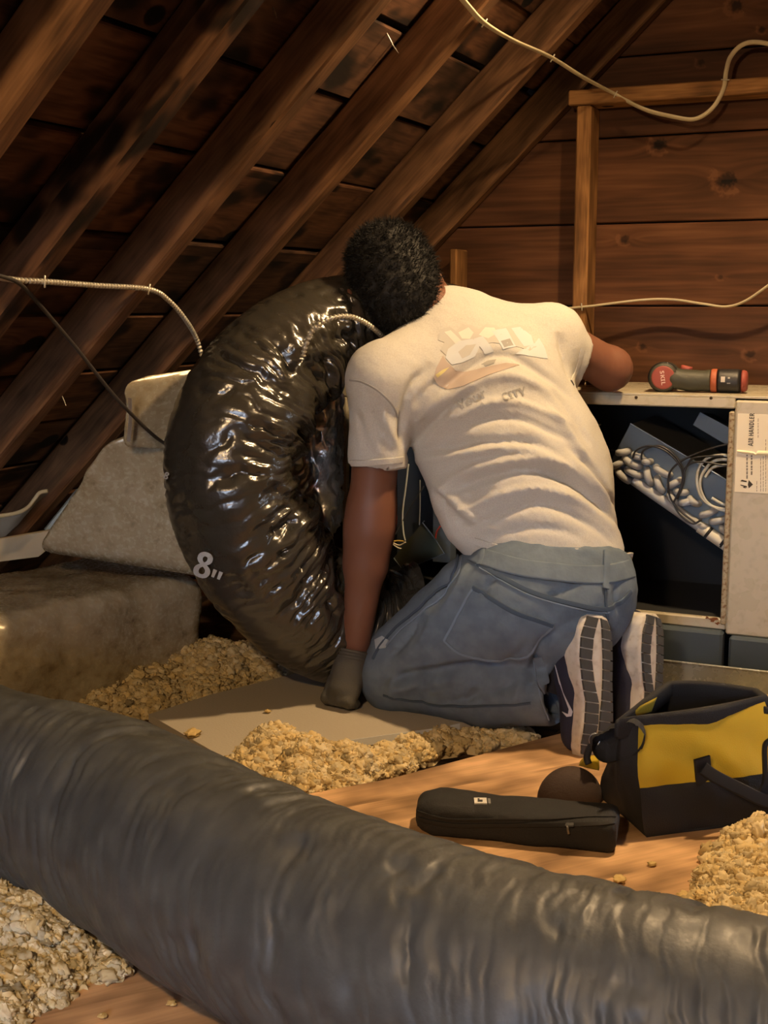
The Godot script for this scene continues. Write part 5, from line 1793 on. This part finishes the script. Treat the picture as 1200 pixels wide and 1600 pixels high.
# running shoe standing on its toe; sole turned towards sn
func shoe(root: Node3D, heel: Vector3, toe: Vector3, sn0: Vector3, ankle: Vector3, swoosh: bool) -> void:
	var ax := (toe - heel)
	var L := ax.length()
	ax = ax.normalized()
	var sn := (sn0 - ax * sn0.dot(ax)).normalized()
	var wd := ax.cross(sn).normalized()         # to the camera's right or left side of the foot
	if wd.dot(cb.x) < 0.0: wd = -wd
	var navy := mat(rgb(32, 34, 52), 0.85)
	navy.normal_enabled = true
	navy.normal_texture = mats.weave
	navy.normal_scale = 0.5
	tri_map(navy, 10.0)
	var white := mat(rgb(208, 202, 190), 0.7)
	white.albedo_texture = noise_tex(noise(251, 0.03, 4), [[0.0, Color(0.72, 0.68, 0.62)], [0.4, Color(0.95, 0.94, 0.92)], [1.0, Color(1, 1, 1)]], 256)
	tri_map(white, 5.0)
	var rubber := mat(rgb(60, 60, 58), 0.85)
	var sh := Node3D.new()
	sh.name = "shoe"
	root.add_child(sh, true)
	sh.set_meta("label", "navy running shoe with white midsole and dark tread")
	sh.position = toe - root.position
	# footprint: half widths left and right along the length
	var wl_ := [[0.0, 0.020, 0.018], [0.03, 0.034, 0.030], [0.10, 0.041, 0.037], [0.25, 0.041, 0.041], [0.42, 0.034, 0.043], [0.58, 0.025, 0.047], [0.70, 0.024, 0.051], [0.82, 0.026, 0.050], [0.92, 0.023, 0.040], [0.98, 0.015, 0.022], [1.0, 0.006, 0.008]]
	var half := func(u: float) -> Vector2:
		for i in wl_.size() - 1:
			if u <= wl_[i + 1][0]:
				var k: float = smoothstep(0.0, 1.0, (u - wl_[i][0]) / (wl_[i + 1][0] - wl_[i][0]))
				return Vector2(lerpf(wl_[i][1], wl_[i + 1][1], k), lerpf(wl_[i][2], wl_[i + 1][2], k))
		return Vector2(0.006, 0.008)
	var rock := func(u: float) -> float: return -0.016 * pow(clampf((u - 0.72) / 0.28, 0.0, 1.0), 2.0) - 0.004 * pow(clampf((0.1 - u) / 0.1, 0.0, 1.0), 2.0)
	var at := func(u: float, w: float, h: float) -> Vector3: return heel + ax * (u * L) + wd * w + sn * (h + rock.call(u))
	# midsole: ring profile from the sole face back to the upper, with a groove
	var prof := [[0.0, 0.0], [0.55, 0.0], [0.88, 0.0], [1.0, -0.004], [1.05, -0.012], [1.02, -0.018], [1.06, -0.026], [1.08, -0.040], [1.0, -0.050], [0.9, -0.052], [0.0, -0.052]]
	var N := 44
	var v := PackedVector3Array()
	for q in prof:
		for side in 2:
			for i in N:
				var u := float(i) / (N - 1)
				if side == 1: u = 1.0 - u
				u = 0.5 - 0.5 * cos(PI * u)
				var hw: Vector2 = half.call(u)
				var w: float = -hw.x if side == 0 else hw.y
				var tall := 1.0 if q[1] > -0.02 else lerpf(1.05, 0.55, smoothstep(0.3, 0.95, u))
				var uu: float = 0.5 + (u - 0.5) * (1.0 + (q[0] - 1.0) * 0.12) if q[0] > 0.5 else u
				v.append(at.call(uu, w * q[0], q[1] * tall))
	part("midsole", sheet(v, prof.size(), 2 * N, true, wd.cross(ax).dot(sn) < 0.0), white, sh)
	# dark tread in two bands, each block a piece
	var bands := [[[0.005, -0.024, 0.002], [0.12, -0.040, -0.010], [0.3, -0.040, -0.012], [0.45, -0.032, -0.003], [0.6, -0.020, 0.012], [0.75, -0.020, 0.013], [0.9, -0.021, 0.006], [0.975, -0.014, 0.002]], [[0.02, 0.008, 0.022], [0.12, 0.012, 0.036], [0.3, 0.018, 0.041], [0.45, 0.020, 0.043], [0.6, 0.020, 0.047], [0.70, 0.018, 0.050], [0.82, 0.018, 0.048], [0.95, 0.010, 0.028]]]
	for b in bands:
		var n := 13
		for i in n:
			var u0: float = lerpf(b[0][0], b[7][0], (i + 0.06) / n)
			var u1: float = lerpf(b[0][0], b[7][0], (i + 0.94) / n)
			var e := []
			for u in [u0, u1]:
				for k in 7:
					if u <= b[k + 1][0] + 0.0001:
						var s: float = (u - b[k][0]) / (b[k + 1][0] - b[k][0])
						e.append(Vector2(lerpf(b[k][1], b[k + 1][1], s), lerpf(b[k][2], b[k + 1][2], s)))
						break
			var sk := 0.012
			part("tread_block", prismm(PackedVector3Array([at.call(u0, e[0].x, -0.001), at.call(u0 + sk, e[0].y, -0.001), at.call(u1 + sk, e[1].y, -0.001), at.call(u1, e[1].x, -0.001)]), sn * 0.0055), rubber, sh)
	# upper
	var lo := heel.min(toe).min(ankle) - Vector3(0.12, 0.12, 0.12)
	var hi := heel.max(toe).max(ankle) + Vector3(0.12, 0.12, 0.12)
	var f := Field.new(lo, hi, 0.006)
	var P := func(u: float, w: float, h: float) -> Vector3: return heel + ax * (u * L) + wd * w + sn * h
	f.cap(P.call(0.12, 0, -0.055), P.call(0.5, 0, -0.055), 0.036, 0.035, 0.02)
	f.cap(P.call(0.5, 0, -0.05), P.call(0.86, 0.002, -0.05), 0.036, 0.034, 0.02, sn, 0.8)
	f.cap(P.call(0.12, 0, -0.06), P.call(0.16, 0, -0.095), 0.036, 0.038, 0.02)
	f.cap(P.call(0.22, 0, -0.07), P.call(0.45, 0, -0.08), 0.036, 0.033, 0.03)
	f.cap(P.call(0.45, 0, -0.075), P.call(0.8, 0, -0.05), 0.03, 0.02, 0.03)
	part("upper", field_mesh(f), navy, sh)
	part("sock", tube(PackedVector3Array([P.call(0.2, 0, -0.085), (P.call(0.2, 0, -0.085) + ankle) / 2.0, ankle]), 0.034, 16), mat(rgb(24, 24, 28), 0.95), sh)
	if swoosh:
		var on := []
		for q in [[[866, 1032], [872, 1054], [880, 1082], [890, 1102], [895, 1112], [893, 1119], [886, 1120], [879, 1112], [888, 1116], [889, 1108], [882, 1088], [874, 1066]]]:
			for e in q: on.append(Vector2(e[0], e[1]))
		part("side_mark", cloth_patch(f, null, PackedVector2Array(on), 0.002, 5.0), mat(rgb(196, 196, 204), 0.6), sh, "pale outlined curved side mark")
		part("side_mark", cloth_patch(f, null, PackedVector2Array([Vector2(876, 1070), Vector2(882, 1088), Vector2(889, 1108), Vector2(886, 1112), Vector2(879, 1096)]), 0.0028, 5.0), navy, sh)

# ---------------------------------------------------------------- bag, case, driver
func ring_pts(c: Array, per: Array) -> PackedVector3Array:     # closed polyline resampled, per[i] points on side i
	var o := PackedVector3Array()
	for i in c.size():
		var a: Vector3 = c[i]
		var b: Vector3 = c[(i + 1) % c.size()]
		for j in per[i]: o.append(a.lerp(b, float(j) / per[i]))
	return o
func tools() -> void:
	var black := mat(rgb(30, 30, 31), 0.85)
	black.normal_enabled = true
	black.normal_texture = mats.weave
	black.normal_scale = 0.6
	tri_map(black, 8.0)
	var yellow := mat(rgb(186, 158, 30), 0.8)
	yellow.normal_enabled = true
	yellow.normal_texture = mats.weave
	yellow.normal_scale = 0.4
	tri_map(yellow, 8.0)
	var web := mat(rgb(24, 24, 25), 0.8)
	# ---- tool bag
	var A := fl(1005, 1312)
	var B := fl(1232, 1285)
	var bx := (B - A).normalized()
	var bz := Vector3.UP.cross(bx).normalized()
	if bz.dot(cb.z) > 0.0: bz = -bz
	var C := B + bz * 0.19
	var D := A + bz * 0.19
	var hT := 0.205
	var per := [18, 10, 18, 10]
	var low := ring_pts([A, B, C, D], per)
	var ra := fl(998, 1121, hT)
	var rb := fl(1192, 1089, hT)
	var rc := fl(1178, 1079, hT)
	var rd := fl(1048, 1068, hT + 0.004)
	var rl := fl(968, 1126, hT)
	var rim := PackedVector3Array()
	for j in 18: rim.append(ra.lerp(rb, j / 18.0) + bz * -0.010 * sin(PI * j / 18.0))
	for j in 10: rim.append(rb.lerp(rc, j / 10.0))
	for j in 18: rim.append(rc.lerp(rd, j / 18.0) + bz * 0.02 * sin(PI * j / 18.0))
	for j in 10: rim.append(rd.lerp(rl, j / 6.0) if j < 6 else rl.lerp(ra, (j - 6) / 4.0))
	var t := thing("tool_bag", "open yellow and black canvas tool bag on the plywood", "tool bag", A)
	var nz := noise(301, 9.0, 3)
	var n := low.size()
	var midp := (A + B + C + D) / 4.0
	var lev := [0.0, 0.015, 0.04, 0.07, 0.088, 0.09, 0.11, 0.13, 0.15, 0.17, 0.182, hT]
	var pt := func(i: int, h: float) -> Vector3:
		var k: float = clampf(h / hT, 0.0, 1.0)
		var ii := i % n
		var p := low[ii].lerp(rim[ii], pow(k, 1.4))
		p.y = h * rim[ii].y / hT
		var out := (Vector3(p.x, 0, p.z) - Vector3(midp.x, 0, midp.z)).normalized()
		var soft := sin(PI * clampf(k, 0.0, 1.0))
		var shrink := 0.012 * exp(-h / 0.01)
		return p + out * (0.008 * soft * (1.0 + nz.get_noise_3dv(p * 1.5)) + 0.010 * soft * nz.get_noise_3dv(p) - shrink)
	var panel := func(i0: int, i1: int, l0: int, l1: int) -> ArrayMesh:
		var v := PackedVector3Array()
		for l in range(l0, l1 + 1):
			for i in range(i0, i1 + 1): v.append(pt.call(i, lev[l]))
		return sheet(v, l1 - l0 + 1, i1 - i0 + 1, false, true)
	part("base_panel", panel.call(0, 18, 0, 5), black, t)
	part("front_panel", panel.call(0, 18, 5, 11), yellow, t, "yellow canvas front panel")
	part("end_panel", panel.call(18, 28, 0, 11), black, t)
	part("back_base_panel", panel.call(28, 46, 0, 5), black, t)
	part("back_panel", panel.call(28, 46, 5, 11), yellow, t)
	part("end_panel", panel.call(46, 56, 0, 11), black, t)
	var bot := PackedVector3Array()
	for q in [A, B, C, D]: bot.append(Vector3(q.x, 0.001, q.z).lerp(Vector3(midp.x, 0.001, midp.z), 0.08))
	part("bottom_panel", prismm(bot, Vector3(0, 0.004, 0)), black, t)
	# inner lining
	var lin := PackedVector3Array()
	for l in [2, 4, 7, 10]:
		for i in n + 1:
			var p: Vector3 = pt.call(i, lev[l])
			lin.append(p + (Vector3(midp.x, p.y, midp.z) - p).normalized() * 0.008)
	part("lining", sheet(lin, 4, n + 1), mat(rgb(26, 26, 27), 0.95), t)
	# stiff black mouth band all round, with rounded section
	var bv := PackedVector3Array()
	for i in n:
		var p := rim[i]
		var out := (Vector3(p.x, 0, p.z) - Vector3(midp.x, 0, midp.z)).normalized()
		for q in [[-0.003, -0.030], [0.006, -0.032], [0.011, -0.026], [0.012, -0.004], [0.008, 0.003], [0.0, 0.004], [-0.004, -0.002]]:
			bv.append(Vector3(p.x, p.y + q[1], p.z) + out * q[0])
	for k in 7: bv.append(bv[k])
	part("mouth_band", sheet(bv, n + 1, 7, true), black, t, "stiff black zipped mouth band")
	# folded end flap with a gold lining and the zip pull
	var f := Field.new(fl(960, 1160, 0.12) - Vector3(0.12, 0.1, 0.1), fl(960, 1160, 0.12) + Vector3(0.12, 0.12, 0.12), 0.006)
	f.cap(fl(990, 1140, 0.185), fl(938, 1160, 0.155), 0.020, 0.016, 0.02)
	f.cap(fl(985, 1165, 0.165), fl(950, 1175, 0.14), 0.022, 0.018, 0.03)
	var ff := Folds.new()
	ff.rough = noise(305, 24.0, 2)
	ff.rough_amp = 0.005
	part("end_flap", field_mesh(f, ff), black, t)
	var g := []
	for q in [[930, 1158, 0.150], [921, 1170, 0.135], [917, 1184, 0.12], [920, 1194, 0.11]]: g.append(fl(q[0], q[1], q[2]))
	part("zip_pull", tube(spline(g, 5), 0.0062, 8), web, t)
	var ringp := []
	for i in 13: ringp.append(fl(929, 1156, 0.152) + cb.x * 0.009 * cos(TAU * i / 12.0) + cb.y * 0.011 * sin(TAU * i / 12.0))
	part("zip_ring", tube(PackedVector3Array(ringp), 0.0018, 6), mat(rgb(150, 152, 155), 0.3, 1.0), t)
	var gold := PackedVector3Array()
	for q in [[977, 1122, 0.204], [1000, 1104, 0.208], [1024, 1092, 0.210], [1030, 1094, 0.204], [1010, 1110, 0.200], [985, 1124, 0.198]]: gold.append(fl(q[0], q[1], q[2]))
	part("yellow_flap", pillow(fl(1000, 1103, 0.212), fl(1027, 1089, 0.214), fl(1018, 1112, 0.190), fl(978, 1126, 0.190), bz * 0.006, 8, 6.0), yellow, t)
	part("yellow_flap", pillow(fl(914, 1186, 0.09), fl(934, 1180, 0.085), fl(936, 1204, 0.06), fl(904, 1196, 0.06), bz * 0.03, 8, 4.0), yellow, t)
	# webbing: front handle loop
	var fz := func(px: float, py: float, lift: float) -> Vector3:
		var p := onp(px, py, bz, pt.call(9, 0.12))
		return p - bz * lift
	var hp := []
	for q in [[1104, 1296, 0.004], [1102, 1262, 0.003], [1099, 1238, 0.006], [1095, 1210, 0.010], [1091, 1180, 0.013]]: hp.append(fz.call(q[0], q[1], q[2]))
	var hs := spline(hp, 6)
	var hn := PackedVector3Array()
	for q in hs: hn.append(-bz)
	part("webbing_strap", strip(hs, hn, 0.030, 0.003), web, t)
	hp = []
	for q in [[1090, 1194, 0.018], [1105, 1205, 0.024], [1140, 1222, 0.032], [1180, 1240, 0.036], [1235, 1252, 0.03]]: hp.append(fz.call(q[0], q[1], q[2]))
	hs = spline(hp, 6)
	hn = PackedVector3Array()
	for q in hs: hn.append((-bz + Vector3(0, 0.3, 0)).normalized())
	part("carry_handle", strip(hs, hn, 0.022, 0.004), web, t)
	hp = []
	for q in [[1202, 1150, 0.016], [1190, 1156, 0.016], [1187, 1170, 0.016], [1187, 1210, 0.018], [1180, 1230, 0.02], [1176, 1240, 0.022]]: hp.append(fz.call(q[0], q[1], q[2]))
	hs = spline(hp, 6)
	hn = PackedVector3Array()
	for q in hs: hn.append(-bz)
	part("webbing_strap", strip(hs, hn, 0.008, 0.003), web, t)
	part("clip", pillow(fz.call(1188, 1100, 0.012), fz.call(1200, 1102, 0.012), fz.call(1200, 1114, 0.012), fz.call(1188, 1112, 0.012), bz * 0.012, 8, 4.0), web, t)
	# ---- dome behind the case
	var dc := fl(890, 1252)
	t = thing("leather_pouch", "dark brown rounded leather pouch between black case and tool bag", "pouch", dc)
	var lt := mat(rgb(58, 44, 36), 0.85)
	lt.normal_enabled = true
	lt.normal_texture = mats.fine
	lt.normal_scale = 0.5
	tri_map(lt, 6.0)
	f = Field.new(dc - Vector3(0.12, 0.03, 0.12), dc + Vector3(0.12, 0.12, 0.12), 0.006)
	f.ell(Transform3D(Basis(bx, Vector3.UP, -bz), dc + Vector3(0, 0.006, 0)), Vector3(0.062, 0.060, 0.045), 0.01)
	f.rbox(Transform3D(Basis(), dc - Vector3(0, 0.1, 0)), Vector3(0.3, 0.1, 0.3), 0.001, 0.01, true)
	part("shell", field_mesh(f), lt, t)
	part("brim", tube(spline([pix(846, 1243, 2.36), pix(858, 1228, 2.34), pix(880, 1222, 2.33), pix(915, 1224, 2.33)], 6), 0.0025, 6), lt, t)
	# ---- zip case
	var ca := fl(640, 1306)
	var cc := fl(962, 1338)
	var cx := (cc - ca).normalized()
	var cz := Vector3.UP.cross(cx).normalized()
	if cz.dot(cb.z) > 0.0: cz = -cz
	t = thing("zip_case", "long black fabric zip case with small white tag lying on the plywood", "case", (ca + cc) / 2.0)
	var len := ca.distance_to(cc)
	var ch := 0.054
	f = Field.new(ca.min(cc) - Vector3(0.1, 0.03, 0.16), ca.max(cc) + Vector3(0.06, 0.1, 0.06), 0.0065)
	var cbz := Basis(cx, Vector3.UP, -cz)
	f.rbox(Transform3D(cbz, ca + cx * (len * 0.54) + cz * 0.052 + Vector3(0, ch / 2.0, 0)), Vector3(len * 0.46, ch / 2.0, 0.052), 0.014, 0.02)
	f.rbox(Transform3D(cbz * Basis(Vector3.UP, 0.12), ca + cx * 0.05 + cz * 0.058 + Vector3(0, ch / 2.0 - 0.001, 0)), Vector3(0.05, ch / 2.0 - 0.001, 0.042), 0.02, 0.02)
	ff = Folds.new()
	ff.rough = noise(311, 11.0, 2)
	ff.rough_amp = 0.003
	part("shell", field_mesh(f, ff), black, t)
	var zp := on_field(f, ff, px_curve([[654, 1280], [700, 1289], [760, 1290], [850, 1289], [930, 1288], [958, 1285]], 5), 8.0, 0.0)
	part("zipper", strip(zp[0], zp[1], 0.008, 0.002), web, t)
	var zm := mat(rgb(128, 128, 126), 0.35, 0.9)
	var zz := on_field(f, ff, px_curve([[884, 1288], [890, 1289], [897, 1289]], 3), 2.0, 0.002)
	part("zip_slider", strip(zz[0], zz[1], 0.009, 0.003), mat(rgb(34, 34, 35), 0.4, 0.5), t)
	zz = on_field(f, ff, px_curve([[887, 1290], [888, 1296], [889, 1301]], 3), 2.0, 0.004)
	part("zip_tab", strip(zz[0], zz[1], 0.004, 0.0016), zm, t)
	part("tag", cloth_patch(f, ff, PackedVector2Array([Vector2(740, 1249), Vector2(760, 1249), Vector2(761, 1258), Vector2(741, 1258)]), 0.0022, 5.0), mat(rgb(222, 220, 214), 0.7), t, "small white sewn tag")
	part("tag_edge", cloth_patch(f, ff, PackedVector2Array([Vector2(762, 1250), Vector2(766, 1250), Vector2(767, 1258), Vector2(763, 1258)]), 0.0022, 5.0), mat(rgb(130, 130, 128), 0.7), t)
	part("tag_mark", cloth_patch(f, ff, PackedVector2Array([Vector2(746, 1250.5), Vector2(749, 1250.5), Vector2(749, 1253), Vector2(754, 1253), Vector2(754, 1256), Vector2(746, 1256)]), 0.0028, 3.0), mat(rgb(60, 60, 60), 0.7), t)
	part("piping", strip(on_field(f, ff, px_curve([[652, 1268], [700, 1280], [780, 1280], [880, 1279], [960, 1277]], 5), 8.0, 0.0)[0], on_field(f, ff, px_curve([[652, 1268], [700, 1280], [780, 1280], [880, 1279], [960, 1277]], 5), 8.0, 0.0)[1], 0.004, 0.0024), web, t)
	# ---- cordless driver on the cabinet
	driver()

func driver() -> void:
	var grip := mat(rgb(52, 52, 40), 0.6)
	var dark := mat(rgb(26, 25, 26), 0.5)
	var red := mat(rgb(138, 62, 50), 0.6)
	var orange := mat(rgb(158, 80, 48), 0.6)
	var M := Vector3(wl(1037, 585, -3.06).x, 0.735, -3.06)
	var t := thing("cordless_driver", "black and red cordless driver lying on top of the air handler", "cordless driver", Vector3(M.x, 0.70, M.z))
	var back := aim(M, Vector3(0.12, 0.0, 1.0))          # y points at the camera side
	part("motor_housing", lathe([[0.0, -0.12], [0.018, -0.12], [0.024, -0.10], [0.033, -0.085], [0.0345, -0.03], [0.0345, 0.004], [0.032, 0.012], [0.027, 0.012], [0.0, 0.012]], 28, back), grip, t)
	part("chuck", lathe([[0.0, -0.17], [0.007, -0.17], [0.010, -0.15], [0.014, -0.146], [0.016, -0.122], [0.0, -0.122]], 20, back), dark, t)
	var cap := part("rear_cap", lathe([[0.0, 0.0145], [0.024, 0.0143], [0.0275, 0.0125], [0.028, 0.011]], 28, back), red, t, "red round rear cap with pale lettering")
	var o := MeshInstance3D.new()
	o.name = "lettering"
	o.mesh = letters("SKIL", 0.0105, "Droid Sans", true)
	o.material_override = mat(rgb(206, 176, 158), 0.6)
	cap.add_child(o, true)
	var yy := back.basis.y
	var lx := Vector3.DOWN.rotated(yy, 0.15)
	var bb := Basis(lx, yy.cross(lx), yy)
	o.transform = Transform3D(bb * Basis.from_scale(Vector3(1.15, 0.9, 1.0)), M + yy * 0.0151 - lx * 0.017 + bb.y * -0.001)
	part("vent_ring", lathe([[0.034, 0.006], [0.0365, 0.004], [0.0365, -0.012], [0.034, -0.014]], 28, back), dark, t)
	var h0 := M + Vector3(0.025, -0.003, -0.012)
	var h1 := Vector3(wl(1112, 592, -3.085).x, 0.728, -3.085)
	var h2 := Vector3(wl(1166, 596, -3.09).x, 0.7285, -3.09)
	var f := Field.new(M - Vector3(0.06, 0.05, 0.09), h2 + Vector3(0.05, 0.05, 0.06), 0.0045)
	f.cap(h0, h0.lerp(h1, 0.45) - Vector3(0, 0.003, 0), 0.026, 0.021, 0.02)
	f.cap(h0.lerp(h1, 0.45) - Vector3(0, 0.003, 0), h1, 0.021, 0.027, 0.02, Vector3.ZERO, 1.0, (h2 - h1).normalized(), h1)
	part("grip", field_mesh(f), grip, t)
	part("trigger", pillow(M + Vector3(0.035, 0.030, -0.03), M + Vector3(0.062, 0.024, -0.03), M + Vector3(0.060, 0.012, -0.03), M + Vector3(0.032, 0.014, -0.03), Vector3(0, 0, 0.02), 8, 4.0), red, t)
	var bx := (h2 - h1).normalized()
	var tx := aim(h1, bx)
	part("red_collar", lathe([[0.0, -0.001], [0.0265, -0.001], [0.0282, 0.002], [0.0282, 0.012], [0.0270, 0.0135], [0.0, 0.0135]], 24, tx), orange, t)
	var L := h1.distance_to(h2)
	part("battery", lathe([[0.0, 0.014], [0.0268, 0.014], [0.0278, 0.02], [0.0280, L - 0.02], [0.0262, L - 0.012], [0.0, L - 0.011]], 24, tx), dark, t)
	part("end_band", lathe([[0.0, L - 0.0105], [0.0255, L - 0.0105], [0.0262, L - 0.006], [0.0240, L], [0.020, L + 0.003], [0.0, L + 0.004]], 24, tx), red, t)
	var side := (cb.z - bx * cb.z.dot(bx)).normalized()
	var up := bx.cross(side)
	if up.y < 0.0: up = -up
	for q in [[0.30, 0.42, -0.006, 0.007, rgb(176, 168, 160)], [0.50, 0.56, 0.002, 0.006, rgb(150, 146, 140)], [0.48, 0.58, -0.010, -0.007, rgb(120, 116, 112)]]:
		var v := PackedVector3Array()
		for i in 2:
			for j in 5:
				var a: float = lerpf(q[2], q[3], j / 4.0) / 0.0282
				v.append(h1 + bx * L * (q[0] if i == 0 else q[1]) + (side * cos(a) + up * sin(a)) * 0.0285)
		part("battery_label", sheet(v, 2, 5), mat(q[4], 0.6), t)

# ---------------------------------------------------------------- cables
func cable_pts(l: Array, n := 10) -> PackedVector3Array:      # [x, y, depth or -1 to run evenly between its neighbours]
	var d := []
	for q in l: d.append(q[2])
	for i in d.size():
		if d[i] < 0.0:
			var a := i - 1
			var b := i + 1
			while d[b] < 0.0: b += 1
			d[i] = lerpf(d[a], d[b], 1.0 / (b - a))
	var pp := []
	for i in l.size(): pp.append(pix(l[i][0], l[i][1], d[i]))
	return spline(pp, n)
func depth_of(p: Vector3) -> float:
	return (p - EYE).dot(-cb.z)
func roof_d(x: float, y: float, off := 0.006) -> float:
	return depth_of(onp(x, y, rn, RP - rn * off))
func wall_d(x: float, y: float, z: float) -> float:
	return depth_of(wl(x, y, z))
func staple(t: Node3D, path: PackedVector3Array, k: float, w: float, h: float, m: Material) -> void:
	var i := clampi(int(k * path.size()), 1, path.size() - 2)
	var d := (path[i + 1] - path[i - 1]).normalized()
	var toward := (EYE - path[i]).normalized()
	var s := d.cross(toward).normalized()
	part("staple", tube(PackedVector3Array([path[i] + s * w - toward * h, path[i] + s * w + toward * h * 0.8, path[i] - s * w + toward * h * 0.8, path[i] - s * w - toward * h]), 0.0016, 6), m, t)
func armored(path: PackedVector3Array, r: float) -> ArrayMesh:
	var fine := PackedVector3Array()
	var rad := PackedFloat32Array()
	var acc := 0.0
	for i in path.size() - 1:
		var l := path[i].distance_to(path[i + 1])
		var k := maxi(1, int(l / 0.0016))
		for j in k:
			fine.append(path[i].lerp(path[i + 1], float(j) / k))
			acc += l / k
			rad.append(r * (1.05 if fmod(acc, 0.0095) < 0.0055 else 0.62))
	return tube(fine, rad, 10)
func cables() -> void:
	var white := mat(rgb(202, 190, 158), 0.5)
	var clip := mat(rgb(214, 208, 190), 0.35, 0.3)
	var zc := WALL + 0.097
	# upper flat cable
	var p := cable_pts([[700, -30, roof_d(700, -30)], [730, 8, roof_d(730, 8)], [757, 36, roof_d(757, 36)], [800, 62, -1], [858, 88, roof_d(858, 88)], [910, 120, -1], [957, 145, wall_d(957, 145, zc)], [1005, 170, wall_d(1005, 170, zc)], [1050, 182, wall_d(1050, 182, zc)], [1085, 186, wall_d(1085, 186, zc)], [1112, 170, wall_d(1112, 170, zc)], [1130, 140, wall_d(1130, 140, zc)], [1135, 110, wall_d(1135, 110, zc + 0.01)], [1142, 88, wall_d(1142, 88, zc)], [1160, 70, wall_d(1160, 70, zc)], [1185, 66, wall_d(1185, 66, zc)], [1235, 76, wall_d(1235, 76, zc - 0.02)]])
	var t := thing("electrical_cable", "pale flat electrical cable looping across the top rafters and header", "cable", p[60])
	part("sheath", tube(p, 0.0068, 10, 0.55), white, t)
	for k in [0.125, 0.255, 0.38, 0.715]: staple(t, p, k, 0.009, 0.009, clip)
	# lower flat cable
	p = cable_pts([[800, 505, wall_d(800, 505, zc)], [845, 492, wall_d(845, 492, zc)], [880, 483, wall_d(880, 483, zc)], [925, 478, wall_d(925, 478, zc)], [1000, 469, wall_d(1000, 469, zc - 0.02)], [1050, 468, wall_d(1050, 468, zc - 0.03)], [1100, 475, wall_d(1100, 475, zc - 0.03)], [1135, 479, wall_d(1135, 479, zc - 0.03)], [1165, 470, wall_d(1165, 470, zc - 0.02)], [1205, 443, wall_d(1205, 443, zc)], [1240, 420, wall_d(1240, 420, zc)]])
	t = thing("electrical_cable", "pale flat electrical cable sagging across the stud above the driver", "cable", p[40])
	part("sheath", tube(p, 0.0068, 10, 0.5), white, t)
	staple(t, p, 0.27, 0.009, 0.009, clip)
	# armoured cable on the left rafters
	var arm := mat(rgb(186, 180, 164), 0.38, 0.55)
	p = cable_pts([[-40, 428, roof_d(-40, 428)], [0, 434, roof_d(0, 434)], [30, 438, -1], [70, 440, roof_d(70, 440)], [150, 446, -1], [233, 452, roof_d(233, 452)], [264, 470, -1], [290, 500, -1], [308, 532, 2.86], [320, 575, 2.9]])
	t = thing("armoured_cable", "ribbed metal armoured cable stapled along the left rafters", "cable", p[40])
	part("armour", armored(p, 0.0052), arm, t)
	staple(t, p, 0.335, 0.010, 0.010, clip)
	staple(t, p, 0.56, 0.010, 0.010, clip)
	# short armoured whip by the head
	p = cable_pts([[474, 556, 2.68], [478, 538, 2.67], [490, 515, 2.66], [512, 499, 2.66], [540, 494, 2.68], [565, 501, 2.72], [588, 517, 2.78], [612, 540, 2.86]])
	t = thing("armoured_cable", "short ribbed armoured cable arching over the black duct beside the head", "cable", p[20])
	part("armour", armored(p, 0.0056), arm, t)
	# dark cord down to the trunk
	p = cable_pts([[-40, 420, roof_d(-40, 420, 0.012)], [0, 431, roof_d(0, 431, 0.012)], [30, 443, roof_d(30, 443, 0.014)], [60, 474, -1], [120, 545, -1], [180, 620, -1], [235, 676, 2.74], [262, 696, 2.78]])
	t = thing("black_cord", "thin dark cord hanging from the left rafters to the duct", "cord", p[30])
	part("sheath", tube(p, 0.0038, 8), mat(rgb(44, 38, 32), 0.6), t)
